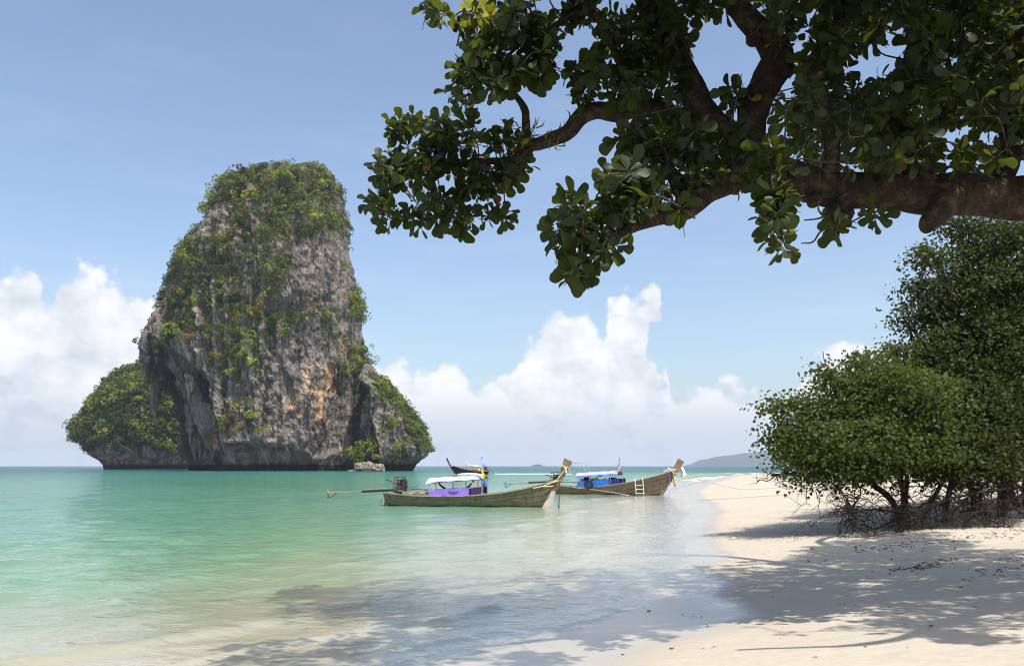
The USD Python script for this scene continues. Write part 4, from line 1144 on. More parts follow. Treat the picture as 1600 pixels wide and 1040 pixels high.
def on_boat(o, yaw, p):
    c, s = math.cos(yaw), math.sin(yaw)
    return (o[0] + p[0] * c - p[1] * s, o[1] + p[0] * s + p[1] * c, o[2] + p[2])


ring = trimesh.creation.torus(0.25, 0.075, major_sections=28, minor_sections=10)
ring.apply_transform(trimesh.transformations.rotation_matrix(PI / 2 - 0.12, [1, 0, 0]))
tb = tag(obj("tyre", ring, "tyre_rubber", smooth=True), "black tyre hung as a fender on the blue side cloth", "tyre")
w = H2.at(2.62, -1)
tb.AddTranslateOp().Set(Gf.Vec3d(*on_boat(o2, yaw2, (2.62, w[1] - 0.15, 0.70))))
tb.AddRotateZOp().Set(math.degrees(yaw2))
LOAD = [("bag", (1.95, -0.35, 0.92), (0.34, 0.3, 0.36), "pink_cloth", "pink bag at the stern end under the blue-edged canopy", "bag"), ("bag", (2.2, 0.0, 1.05), (0.36, 0.4, 0.62), "black_cloth", "black bag standing tall under the blue-edged canopy", "bag"),
        ("cushion", (2.95, -0.3, 1.00), (0.30, 0.3, 0.34), "yellow_cloth", "bright yellow bundle under the blue-edged canopy", "bundle"), ("cushion", (3.5, -0.4, 0.98), (0.9, 0.4, 0.16), "purple_cloth", "long purple cushion along the blue side cloth", "cushion"),
        ("bundle", (4.0, -0.2, 1.06), (0.42, 0.3, 0.26), "black_cloth", "dark bundle near the front canopy post of the brown boat", "bundle"), ("bundle", (4.35, -0.3, 1.08), (0.3, 0.3, 0.2), "red_cloth", "small red bundle above the navy side cloth", "bundle"), ("bundle", (2.62, -0.2, 0.98), (0.3, 0.3, 0.26), "orange_cloth", "small orange bundle beside the yellow one", "bundle")]
for k, (nm, at, size, mt, lab, cat) in enumerate(LOAD):
    m = trimesh.creation.icosphere(3, 1.0)
    m.vertices = np.sign(m.vertices) * np.abs(m.vertices) ** 0.7 * np.array(size) / 2
    m.vertices += m.vertex_normals * 0.05 * (meshkit.fbm(m.vertices * 6 + k, 3, k)[:, None] - 0.5)
    o = tag(obj(nm, m, mt, smooth=True), lab, cat)
    o.AddTranslateOp().Set(Gf.Vec3d(*on_boat(o2, yaw2, at)))
    o.AddRotateZOp().Set(math.degrees(yaw2))


def rope_thing(name, pts, label, r=0.022):
    return tag(obj(name, tube(spline(pts, 60), r, 6), "rope", smooth=True), label, "rope")


def ground(x, y):
    return float(height(np.array([x]), np.array([y]))[0])


bow = on_boat(o2, yaw2, (8.0, -0.1, 1.55))
pa = [bow] + [(x, y, max(ground(x, y), 0) + 0.03 + lift) for x, y, lift in ((13.8, 57.0, 0.35), (15.5, 57.5, 0.05), (18.5, 60, 0.02), (22, 66, 0.03), (24.5, 71, 0.03))]
rope_thing("mooring_rope", pa, "pale mooring rope from the brown boat's bow up the beach to the trees", 0.03)
st = on_boat(o2, yaw2, (1.4, -0.9, 0.5))
rope_thing("anchor_rope", [st, on_boat(o2, yaw2, (3.2, -1.15, 0.34)), on_boat(o2, yaw2, (5.0, -1.5, 0.1)), on_boat(o2, yaw2, (6.0, -1.9, -0.1)), on_boat(o2, yaw2, (7.0, -2.2, -0.3))], "anchor rope slanting into the water along the brown boat's hull")
pa = [(x, y, max(ground(x, y), 0) + 0.03) for x, y in ((9.9, 47), (12.0, 46.5), (14.5, 46.5), (17.5, 48))]
rope_thing("beach_rope", pa, "faint rope lying across the wet sand in front of the brown boat's bow", 0.022)

# --- the third boat, under way far out
D3B = 205.0
yaw3 = math.radians(180 + 14)
H3 = Hull([(0, 0.75), (0.1, 0.72), (0.3, 0.78), (0.5, 0.95), (0.7, 1.30), (0.85, 1.75), (0.95, 2.15), (1, 2.40)],
          [(0, 0.5), (0.1, 0.75), (0.3, 0.95), (0.5, 0.95), (0.7, 0.8), (0.85, 0.5), (0.95, 0.2), (1, 0.05)], 7.7, 0.62, 0.2)
o3 = (P(762.5, 727.5, D3B)[0], D3B, 0.0)
b3, roof3 = longtail("longtail_boat", "dark long-tail boat with tall bow under way far out, white wake behind it", H3, o3, yaw3,
                     dict(hull="hull_wood_dark", stem=[(7.6, -0.1), (8.2, 0.9), (8.8, 1.9), (9.3, 2.9), (9.62, 3.7)], stem_split=1, stem_depth=[0.2, 0.3, 0.36, 0.34], stem_mat="hull_wood_dark"),
                     dict(x0=1.75, x1=5.0, z0=1.75, z1=2.15, half=0.85, crown=0.22, mat="white_tarp"), dict(x=0.5, z=1.35, scale=1.25, tail=(-2.6, 0.35, 0.2, 1.15)), (1.9, 3.4, 4.8), [], BOATS)
obj("flag", streamer([(4.9, 0, 3.1), (5.0, 0.1, 2.95), (5.15, 0.1, 2.85)], 0.4, 0.1, 0.02, 3), "yellow_cloth", b3, smooth=50)
obj("flag_staff", rod((4.9, 0, 2.3), (4.9, 0, 3.15), 0.02), "stem_wood", b3)
obj("bow_ribbon", join(streamer([(8.25, -0.2, 2.35), (8.5, 0.15, 2.25), (8.7, 0.2, 1.9)], 0.3, 0.2, 0.05, 4), streamer([(8.1, 0.3, 2.3), (8.4, 0.3, 2.2), (8.5, 0.3, 1.8)], 0.3, 0.2, 0.05, 5)), "pink_cloth", b3, smooth=50)
for k, (x_, sz, mt, lab) in enumerate([(3.3, (1.1, 0.5, 0.5), "red_cloth", "row of red life jackets amidships on the far boat"), (2.3, (0.6, 0.5, 0.5), "yellow_cloth", "yellow bundle near the far boat's stern"), (2.75, (0.4, 0.4, 0.4), "royal_cloth", "small blue bundle amidships on the far boat")]):
    m = trimesh.creation.icosphere(3, 1.0)
    m.vertices = np.sign(m.vertices) * np.abs(m.vertices) ** 0.7 * np.array(sz) / 2
    o = tag(obj("bundle", m, mt, smooth=True), lab, "bundle")
    o.AddTranslateOp().Set(Gf.Vec3d(*on_boat(o3, yaw3, (x_, 0.55, 1.08))))
    o.AddRotateZOp().Set(math.degrees(yaw3))


def foam_strip(name, pts, widths, label, hgt, seed):
    rng = np.random.default_rng(seed)
    p = spline(np.column_stack([pts, widths]), 90)
    t = np.gradient(p[:, :2], axis=0)
    t /= np.linalg.norm(t, axis=1, keepdims=True)
    nrm_ = np.stack([-t[:, 1], t[:, 0]], 1)
    out = []
    for k in range(420):
        i = rng.integers(0, 90)
        q = p[i, :2] + nrm_[i] * rng.normal() * 0.35 * p[i, 2] + rng.normal(size=2) * 0.2
        m = trimesh.creation.icosphere(1, 1.0)
        m.vertices *= np.array((rng.uniform(0.3, 0.9), rng.uniform(0.2, 0.5), rng.uniform(0.4, 1.0) * hgt)) * (0.4 + 0.6 * p[i, 2] / max(widths))
        m.apply_translation((q[0], q[1], 0.04))
        out.append(m)
    return tag(obj(name, join(*out), "foam", smooth=True), label, "foam", kind="stuff")


foam_strip("wake_foam", [on_boat(o3, yaw3, (q, 0, 0))[:2] for q in (-2.2, -5, -9, -14, -20)], [0.7, 0.9, 0.8, 0.7, 0.3], "white wake trailing behind the far boat", 0.15, 6)
foam_strip("bow_foam", [on_boat(o3, yaw3, (q, 0.9 - 0.06 * abs(q - 4), 0))[:2] for q in (6.6, 5.6, 4.6, 3.6, 2.6)], [0.2, 0.5, 0.6, 0.5, 0.2], "white bow wave along the far boat's side", 0.28, 7)

# ------------------------------------------------------------------ the sea almond tree that frames the view
OBOVATE = np.array([(0.0, 0.02), (0.16, 0.07), (0.34, 0.15), (0.54, 0.235), (0.74, 0.30), (0.88, 0.265), (0.97, 0.14), (1.0, 0.03)])


def almond_leaves(base, ax, nrm, size, rng):
    """Obovate leaves, folded along the midrib and curling at the tip. Returns vertices (n, k, 3) and one leaf's faces."""
    n = len(base)
    ax = ax / np.linalg.norm(ax, axis=1, keepdims=True)
    nrm = nrm - ax * (nrm * ax).sum(1, keepdims=True)
    nrm /= np.linalg.norm(nrm, axis=1, keepdims=True)
    sd = np.cross(nrm, ax)
    rows = []
    curl, fold, wide = rng.uniform(0.05, 0.42, n), rng.uniform(0.06, 0.30, n), rng.uniform(0.85, 1.15, n)
    roll = rng.normal(size=n) * 0.12
    for t, w in OBOVATE:
        mid = np.stack([t - 0.15 * curl * t * t, 0 * curl, -curl * t * t], 1)
        for s in (-1, 0, 1):
            p = mid.copy()
            p[:, 1] += s * w * wide
            p[:, 2] += abs(s) * w * fold + s * w * roll + 0.02 * np.sin(t * 9 + curl * 30) * abs(s)
            rows.append(p)
    L = np.stack(rows, 1)                                     # n, 24, 3 in leaf frame
    v = base[:, None] + size[:, None, None] * (L[..., 0:1] * ax[:, None] + L[..., 1:2] * sd[:, None] + L[..., 2:3] * nrm[:, None])
    return v, grid_faces(len(OBOVATE), 3)


rng = np.random.default_rng(12)


def P3(rows):
    return np.array([np.append(P(a, b, c), r) for a, b, c, r in rows])


LIMBS = {   # pixel x, pixel y, metres ahead, radius
    "A": [(2000, 420, 10.2, 0.34), (1860, 330, 9.9, 0.27), (1720, 312, 9.7, 0.235), (1600, 310, 9.5, 0.222), (1520, 304, 9.4, 0.205), (1450, 303, 9.3, 0.205), (1380, 298, 9.25, 0.185), (1310, 298, 9.2, 0.19), (1250, 285, 9.2, 0.19), (1190, 255, 9.3, 0.175)],
    "C": [(1190, 262, 9.3, 0.17), (1172, 215, 9.4, 0.16), (1180, 165, 9.5, 0.16), (1200, 125, 9.55, 0.17), (1215, 92, 9.6, 0.17), (1200, 62, 9.6, 0.15), (1172, 34, 9.6, 0.125), (1140, -10, 9.6, 0.11), (1090, -90, 9.5, 0.09), (1000, -190, 9.4, 0.05)],
    "B": [(1195, 262, 9.35, 0.16), (1140, 225, 9.6, 0.17), (1098, 180, 9.8, 0.18), (1082, 130, 9.9, 0.12), (1062, 85, 10.0, 0.095), (1035, 40, 10.0, 0.085), (1005, -5, 10.0, 0.075), (960, -80, 10.0, 0.05)],
    "E": [(1100, 190, 9.8, 0.17), (1068, 195, 9.9, 0.145), (1036, 178, 10.0, 0.115), (1003, 166, 10.15, 0.105), (965, 177, 10.3, 0.10), (935, 172, 10.4, 0.098), (908, 182, 10.5, 0.095), (888, 206, 10.6, 0.088), (866, 216, 10.7, 0.082), (836, 226, 10.8, 0.072), (818, 222, 10.9, 0.06)],
    "F": [(824, 226, 10.85, 0.060), (822, 198, 10.9, 0.052), (820, 172, 10.9, 0.046), (806, 150, 10.95, 0.036), (786, 134, 11.0, 0.03), (770, 110, 11.0, 0.022)],
    "G": [(832, 230, 10.85, 0.055), (796, 250, 10.9, 0.045), (750, 252, 11.0, 0.04), (700, 262, 11.1, 0.032), (650, 268, 11.15, 0.024), (612, 290, 11.2, 0.016)],
    "D": [(1230, 285, 9.2, 0.15), (1160, 276, 9.0, 0.13), (1105, 300, 8.8, 0.125), (1070, 325, 8.7, 0.115), (1040, 338, 8.6, 0.075), (1000, 350, 8.5, 0.062), (960, 368, 8.4, 0.05), (925, 388, 8.3, 0.032), (900, 400, 8.25, 0.02)],
    "I": [(1020, 178, 10.1, 0.06), (985, 130, 10.0, 0.05), (960, 80, 9.9, 0.045), (935, 30, 9.9, 0.04), (905, 20, 9.9, 0.04), (860, 45, 9.95, 0.032), (820, 65, 10.0, 0.024), (790, 90, 10.1, 0.016)],
    "J": [(1400, 300, 9.25, 0.12), (1420, 240, 9.5, 0.11), (1400, 160, 9.8, 0.10), (1430, 60, 10.0, 0.08), (1400, -60, 10.0, 0.06)],
    "K": [(1560, 300, 9.4, 0.12), (1580, 220, 9.8, 0.10), (1540, 120, 10.2, 0.09), (1580, 20, 10.4, 0.07), (1560, -100, 10.5, 0.05)],
    "H": [(1262, 285, 9.2, 0.06), (1240, 262, 8.8, 0.05), (1220, 262, 8.4, 0.04), (1213, 300, 8.15, 0.028), (1216, 350, 8.1, 0.018), (1220, 385, 8.1, 0.01)],
    "N": [(806, 150, 10.95, 0.035), (760, 130, 10.8, 0.032), (735, 80, 10.2, 0.028), (715, 40, 9.8, 0.02), (690, 12, 9.5, 0.012)],
    "O": [(1060, 300, 8.75, 0.06), (1040, 255, 8.9, 0.045), (1000, 230, 9.1, 0.03), (960, 215, 9.2, 0.018)],
    "Q": [(1000, 345, 8.5, 0.05), (965, 310, 8.7, 0.035), (940, 280, 8.8, 0.02)],
    "M": [(1290, 295, 9.2, 0.09), (1300, 220, 9.0, 0.08), (1270, 130, 9.0, 0.07), (1310, 40, 9.0, 0.06), (1300, -60, 9.1, 0.04)],
}
tree = thing("sea_almond_tree", "large overhanging tree with thick rough limbs and broad leathery leaves across the top right", "tree", (0, 0, 0))
skeleton, limb_of = [], []
for key, rows in LIMBS.items():
    q = spline(P3(rows), 14 * len(rows))
    seed = ord(key)
    thick = max(r[3] for r in rows)
    m = tube(q[:, :3], np.maximum(q[:, 3], 0.01), 26 if thick > 0.1 else 14, lump=0.14 if thick > 0.1 else 0.12, seed=seed, freq=5.0 if thick > 0.1 else 9.0)
    obj("limb", m, "almond_bark", tree, smooth=True)
    skeleton.append(q)
# trunk off to the right, standing in the sand
tp = P(2000, 420, 10.2)
gx, gy = tp[0] + 0.9, tp[1] + 0.3
tr_ = spline([(gx, gy, ground(gx, gy) - 0.3, 0.55), (gx - 0.1, gy, 1.6, 0.42), (gx - 0.3, gy - 0.1, 3.0, 0.40), (gx - 0.6, gy - 0.2, 3.9, 0.38), (gx - 0.9, gy - 0.3, tp[2] + 0.05, 0.34)], 40)
obj("trunk", tube(tr_[:, :3], tr_[:, 3], 26, lump=0.15, seed=2, freq=3.0), "almond_bark", tree, smooth=True)
up_ = spline([(gx - 0.3, gy - 0.1, 3.2, 0.34), (gx - 0.2, gy + 0.3, 5.0, 0.30), (gx - 0.8, gy + 0.6, 7.0, 0.22), (gx - 1.6, gy + 0.5, 9.0, 0.10)], 30)
obj("limb", tube(up_[:, :3], up_[:, 3], 18, lump=0.15, seed=4, freq=3.0), "almond_bark", tree, smooth=True)
skeleton.append(up_)
# boughs that carry the crown above the picture
for k, ends in enumerate([[(8.3, 8.4, 6.2), (6.8, 6.9, 6.7), (5.7, 5.9, 6.6), (4.3, 6.0, 6.5)], [(7.2, 9.6, 7.2), (5.0, 8.9, 7.8), (2.4, 8.3, 7.8), (0.8, 8.0, 7.7)], [(6.6, 8.6, 6.9), (4.0, 7.4, 7.1), (1.6, 6.6, 6.9), (-0.2, 6.3, 6.9)], [(8.0, 12.0, 7.4), (7.2, 15.0, 8.2), (5.4, 16.8, 8.5)], [(7.0, 10.6, 8.0), (5.0, 11.4, 8.9), (3.0, 11.8, 9.0)], [(9.4, 13.2, 7.6), (9.6, 16.6, 8.2), (10.4, 18.0, 8.4)], [(7.6, 10.4, 8.6), (6.0, 8.6, 9.0), (4.0, 9.6, 9.4)]]):
    q = spline([tuple(up_[12 + 2 * k, :3]) + (0.16,)] + [e + (0.13 - 0.032 * i,) for i, e in enumerate(ends)], 40)
    obj("limb", tube(q[:, :3], np.maximum(q[:, 3], 0.02), 12, lump=0.15, seed=80 + k, freq=5.0), "almond_bark", tree, smooth=True)
    skeleton.append(q)
# sawn stub and knots on the big limb
s0, s1 = P(1478, 315, 9.2), P(1447, 354, 9.05)
obj("stub", tube(spline([s0 + (0, 0, 0.1), (s0 + s1) / 2, s1], 10), [0.20, 0.19, 0.175, 0.165, 0.155, 0.145, 0.13, 0.115, 0.10, 0.085], 18, lump=0.30, seed=11, freq=8.0), "almond_bark", tree, smooth=True)
for kx, ky, kd, kr in ((1272, 313, 9.02, 0.075), (1320, 311, 9.0, 0.065), (1312, 335, 9.1, 0.13), (1450, 268, 9.1, 0.09), (1178, 60, 9.45, 0.09), (968, 170, 10.22, 0.035), (1082, 318, 8.6, 0.10)):
    m = trimesh.creation.icosphere(3, kr)
    m.vertices += m.vertex_normals * (meshkit.fbm(m.vertices * 18, 3, int(kx))[:, None] - 0.5) * kr * 0.5
    dent = np.exp(-((m.vertices[:, 0] ** 2 + m.vertices[:, 2] ** 2) / (kr * 0.45) ** 2)) * (m.vertices[:, 1] < 0)
    m.vertices[:, 1] += dent * kr * 0.6
    m.apply_translation(P(kx, ky, kd))
    obj("knot", m, "almond_bark", tree, smooth=True)

SPOTS = [  # leafy sprays: pixel x, y, half width, half height, metres ahead, number of rosettes
    (682, 12, 26, 14, 9.4, 4), (745, 45, 42, 42, 9.8, 15), (805, 18, 45, 26, 9.9, 12), (780, 105, 52, 45, 10.0, 16), (835, 60, 36, 40, 10.0, 12), (722, 128, 30, 28, 10.3, 8),
    (645, 195, 42, 18, 11.0, 10), (610, 255, 34, 30, 11.2, 12), (598, 322, 28, 28, 11.2, 9), (665, 245, 45, 42, 11.1, 18), (720, 195, 45, 36, 10.9, 15), (742, 268, 42, 38, 11.0, 15), (690, 318, 45, 32, 11.1, 12), (772, 332, 24, 14, 11.0, 4), (800, 262, 34, 24, 10.9, 8), (788, 212, 30, 26, 10.9, 8), (836, 102, 32, 24, 10.2, 7), (852, 78, 18, 16, 10.1, 3), (715, 345, 25, 14, 11.1, 4), (640, 345, 25, 12, 11.2, 4),
    (918, 112, 30, 24, 10.2, 9), (905, 12, 40, 20, 9.9, 9), (960, 55, 42, 36, 9.9, 13), (1000, 105, 44, 40, 10.0, 16), (1042, 60, 38, 40, 10.1, 12), (1058, 128, 26, 30, 10.0, 8), (1075, 12, 34, 16, 9.9, 6), (972, 138, 36, 14, 10.2, 6), (1015, 15, 40, 16, 9.9, 7), (1110, 14, 24, 10, 9.7, 3), (1150, 138, 20, 26, 9.5, 6), (905, 150, 14, 10, 10.4, 2),
    (990, 212, 30, 18, 9.2, 6), (1030, 235, 55, 32, 9.0, 14), (1092, 222, 45, 26, 9.2, 10), (965, 275, 24, 26, 8.9, 8), (1008, 285, 52, 30, 8.8, 14), (1090, 275, 42, 26, 8.9, 9), (922, 325, 44, 30, 8.4, 12), (888, 360, 30, 28, 8.2, 9), (905, 415, 28, 18, 8.2, 6), (948, 385, 22, 18, 8.2, 5), (985, 325, 34, 20, 8.5, 7), (1058, 318, 22, 14, 8.7, 3), (1150, 225, 34, 30, 9.0, 9),
    (1205, 250, 32, 26, 8.2, 7), (1218, 300, 32, 26, 8.1, 8), (1215, 345, 26, 22, 8.1, 6), (1222, 385, 12, 12, 8.1, 2), (1165, 275, 22, 16, 8.6, 4), (1305, 345, 12, 10, 9.2, 2), (1366, 335, 16, 6, 9.3, 2), (1020, 190, 40, 10, 9.6, 4), (1070, 175, 30, 12, 9.6, 4),
]
HOLES = [(1368, 92, 30, 16), (1400, 62, 10, 26), (1480, 208, 22, 9), (1560, 205, 36, 8), (1594, 258, 26, 12), (1310, 228, 22, 7), (1412, 186, 12, 6), (1250, 20, 8, 10), (1252, 72, 8, 14), (1290, 12, 16, 8), (1135, 70, 34, 42)]
hubs = []
for sx, sy, rx, ry, dist, n in SPOTS:
    for k in range(int(n * 1.4 + 0.5)):
        a, r = rng.uniform(0, 2 * PI), math.sqrt(rng.random())
        hubs.append((sx + 0.84 * rx * r * math.cos(a), sy + 0.84 * ry * r * math.sin(a), dist + rng.normal() * 0.28))
while len(hubs) < 1420:
    qx, qy = rng.uniform(1195, 1690), rng.uniform(-30, 262)
    if qx < 1245 and qy > 40 and rng.random() < 0.8:
        continue
    if any(((qx - a) / (c + 14)) ** 2 + ((qy - b) / (e + 14)) ** 2 < 1 for a, b, c, e in HOLES):
        continue
    hubs.append((qx, qy, rng.uniform(8.3, 11.8)))
cent = np.array([P(*h) for h in hubs])
# the crown above and beside the frame, which throws the shade on the sand
over = []
while len(over) < 5200:
    q = rng.uniform(-1, 1, 3)
    r2 = (q ** 2).sum()
    if r2 > 1 or r2 < 0.15:
        continue
    c = np.array((6.6, 10.4, 7.8)) + q * (6.6, 4.6, 2.3) if len(over) < 3900 else np.array((8.2, 16.0, 8.4)) + q * (4.8, 3.0, 1.2)
    if len(over) > 4800:
        o_, r_ = [((1.3, 6.5, 7.0), (2.3, 1.3, 0.6)), ((2.4, 8.3, 7.9), (2.4, 1.5, 0.6)), ((5.7, 5.9, 6.7), (1.3, 0.45, 0.35)), ((4.3, 6.2, 6.6), (0.8, 0.6, 0.35))][rng.integers(4)]
        c = np.array(o_) + q * np.array(r_)
    ppx_, ppy_ = 800 + c[0] / c[1] * FPX, HOR - (c[2] - EYE) / c[1] * FPX
    if ppy_ > -25 and ppx_ < 1640:
        continue
    if meshkit.noise(c * (0.55, 0.55, 0.3), 91) < 0.33:
        continue
    over.append(c)
cent = np.vstack([cent, over])
# twigs: each spray hangs from the nearest limb by a curving stem
sk = np.vstack([q[::2] for q in skeleton])
kd = cKDTree(sk[:, :3] * (1, 1, 1))
dist, near_i = kd.query(cent + (0, 0, -0.15))
held = dist < 2.3
cent, dist, near_i = cent[held], dist[held], near_i[held]
# each spray grows from the nearest limb, or from a spray that hangs nearer to it
order_ = np.argsort(dist)
cent, dist, near_i = cent[order_], dist[order_], near_i[order_]
root = sk[near_i, :3].copy()
for i in range(1, len(cent)):
    if dist[i] > 0.30:
        dd_ = np.linalg.norm(cent[:i] - cent[i], axis=1) + 0.25 * dist[:i]
        j = int(np.argmin(np.where(dd_ < 0.06, 9.0, dd_)))
        if dd_[j] < dist[i] * 0.95:
            root[i] = cent[j]
dist = np.linalg.norm(cent - root, axis=1)
dirs = cent - root
twigs = []
for c, i, dd, a in zip(cent, near_i, dist, root):
    mid = (a + c) / 2 + rng.normal(size=3) * 0.19 * dd + (0, 0, 0.04 * dd)
    n = 7 if dd < 1 else 10
    p = spline([a, mid, c], n)
    twigs.append(tube(p, np.linspace(min(0.007 + 0.006 * dd, 0.02, sk[i, 3] * 0.8 + 0.006), 0.007, n), 5))
obj("twigs", join(*twigs), "twig_bark", tree, smooth=True).GetPrim().SetCustomDataByKey("kind", "stuff")
base, axs, nrs, szs = [], [], [], []
for c, dv in zip(cent, dirs):
    ax = dv / max(np.linalg.norm(dv), 1e-6) * 0.7 + rng.normal(size=3) * 0.35 + (0, 0, 0.45)
    ax /= np.linalg.norm(ax)
    u = np.cross(ax, rng.normal(size=3))
    u /= np.linalg.norm(u)
    w = np.cross(ax, u)
    n = rng.integers(7, 13)
    s = rng.uniform(0.125, 0.195)
    droop = rng.uniform(0.15, 1.1)
    for k in range(n):
        a = k * 2.4 + rng.normal() * 0.25
        tilt = math.radians(np.clip(35 + 75 * k / n + rng.normal() * 12, 10, 120))
        rad = math.cos(a) * u + math.sin(a) * w
        la = ax * math.cos(tilt) + rad * math.sin(tilt)
        la = la + (0, 0, -droop * rng.random()) + rng.normal(size=3) * 0.12
        nn = ax * math.sin(tilt) - rad * math.cos(tilt) + rng.normal(size=3) * 0.38
        base.append(c - ax * 0.05 * k / n * 1.5 + la * 0.03)
        axs.append(la)
        nrs.append(nn)
        szs.append(s * rng.choice([0.6, 0.85, 1.0, 1.15]) * rng.uniform(0.85, 1.1))
base, axs, nrs, szs = map(np.array, (base, axs, nrs, szs))
V, F = almond_leaves(base, axs, nrs, szs, rng)
midp = V.mean(1)
lpx, lpy = 800 + midp[:, 0] / midp[:, 1] * FPX, HOR - (midp[:, 2] - EYE) / midp[:, 1] * FPX
face_on = np.abs(np.einsum("ij,ij->i", np.cross(V[:, 13] - V[:, 1], V[:, 14] - V[:, 12]), midp - (0, 0, EYE))) / np.linalg.norm(midp - (0, 0, EYE), axis=1) ** 3
inview = (lpx > 10) & (lpx < 1590) & (lpy > 8)
colour = np.zeros(len(V), int)
pick = rng.random(len(V))
colour[pick < 0.004] = 1
colour[(pick > 0.006) & (pick < 0.009)] = 2
colour[(np.hypot((lpx - 728) / 45, (lpy - 18) / 26) < 1) & (rng.random(len(V)) < 0.6)] = 1
# the 300 leaves that show largest: nearest in their patch of the picture, and seen face on
order = np.argsort(midp[:, 1])
seen, front = set(), []
for i in order:
    cell = (int(lpx[i] // 9), int(lpy[i] // 9))
    if inview[i] and cell not in seen:
        seen.add(cell)
        front.append(i)
front = np.array(front)
best = front[np.argsort(-face_on[front])[:300]]
single = np.zeros(len(V), bool)
single[best] = True
NAMES = ("almond_leaf", "almond_leaf_yellow", "almond_leaf_rust")
for i in best:
    obj("leaf", TM(V[i], F), NAMES[colour[i]], tree, smooth=True)
for k in range(3):
    rest = np.nonzero(~single & (colour == k))[0]
    m = TM(V[rest].reshape(-1, 3), (F[None] + (np.arange(len(rest)) * 24)[:, None, None]).reshape(-1, 3))
    o = obj(("foliage", "yellow_foliage", "rusty_foliage")[k], m, NAMES[k], tree, smooth=True)
    o.GetPrim().SetCustomDataByKey("kind", "stuff")
# small ferns growing on the left limb, and bare twigs under the big one
tufts = []
for qx, qy, qd, n in ((866, 218, 10.65, 26), (884, 212, 10.6, 12), (818, 220, 10.85, 34), (830, 205, 10.85, 16), (908, 178, 10.45, 10)):
    for k in range(n):
        a = P(qx + rng.normal() * 7, qy + rng.normal() * 5, qd)
        t = a + rng.normal(size=3) * 0.05 + (0, 0, rng.choice([-0.06, 0.07]))
        tufts.append(tube([a, (a + t) / 2 + rng.normal(size=3) * 0.015, t], [0.008, 0.009, 0.002], 4))
obj("fern_tufts", join(*tufts), "bush_leaf_light", tree).GetPrim().SetCustomDataByKey("kind", "stuff")
for rows in ([(1312, 332, 9.1), (1300, 352, 9.1), (1282, 362, 9.1), (1270, 378, 9.1), (1252, 380, 9.1)], [(1306, 340, 9.1), (1290, 338, 9.1), (1276, 342, 9.1), (1256, 344, 9.1)], [(1290, 340, 9.1), (1280, 330, 9.1), (1278, 322, 9.1)]):
    obj("bare_twig", tube(spline([P(*r) for r in rows], 20), np.linspace(0.016, 0.006, 20), 6, lump=0.2, seed=3, freq=20), "twig_bark", tree, smooth=True)

# ------------------------------------------------------------------ sea hibiscus trees at the top of the beach
HEART = np.array([(0.0, 0.0, 0.0), (-0.12, 0.30, 0.0), (0.30, 0.46, 0.02), (0.72, 0.24, -0.04), (1.0, 0.0, -0.14), (0.72, -0.24, -0.04), (0.30, -0.46, 0.02), (-0.12, -0.30, 0.0), (0.45, 0.0, -0.06)])
HEART_F = np.array([(8, 0, 1), (8, 1, 2), (8, 2, 3), (8, 3, 4), (8, 4, 5), (8, 5, 6), (8, 6, 7), (8, 7, 0)])


def heart_leaves(pos, nrm, rng, size):
    t, b, n = frames(nrm, rng)
    t = t + np.array((0, 0, -0.6))
    t -= n * (t * n).sum(1, keepdims=True)
    t /= np.linalg.norm(t, axis=1, keepdims=True)
    b = np.cross(n, t)
    sc = size * rng.uniform(0.55, 1.3, len(pos))
    v = pos[:, None] + sc[:, None, None] * (HEART[None, :, 0:1] * t[:, None] + HEART[None, :, 1:2] * b[:, None] + HEART[None, :, 2:3] * n[:, None])
    return TM(v.reshape(-1, 3), (HEART_F[None] + (np.arange(len(pos)) * 9)[:, None, None]).reshape(-1, 3))


def limb_to(a, c, r0, rng, wob=0.12, n=12, sag=0.0):
    dd = np.linalg.norm(c - a)
    k1, k2 = a + (c - a) * 0.35 + rng.normal(size=3) * wob * dd, a + (c - a) * 0.7 + rng.normal(size=3) * wob * dd * 0.8 + (0, 0, sag * dd)
    return spline([a, k1, k2, c], n)


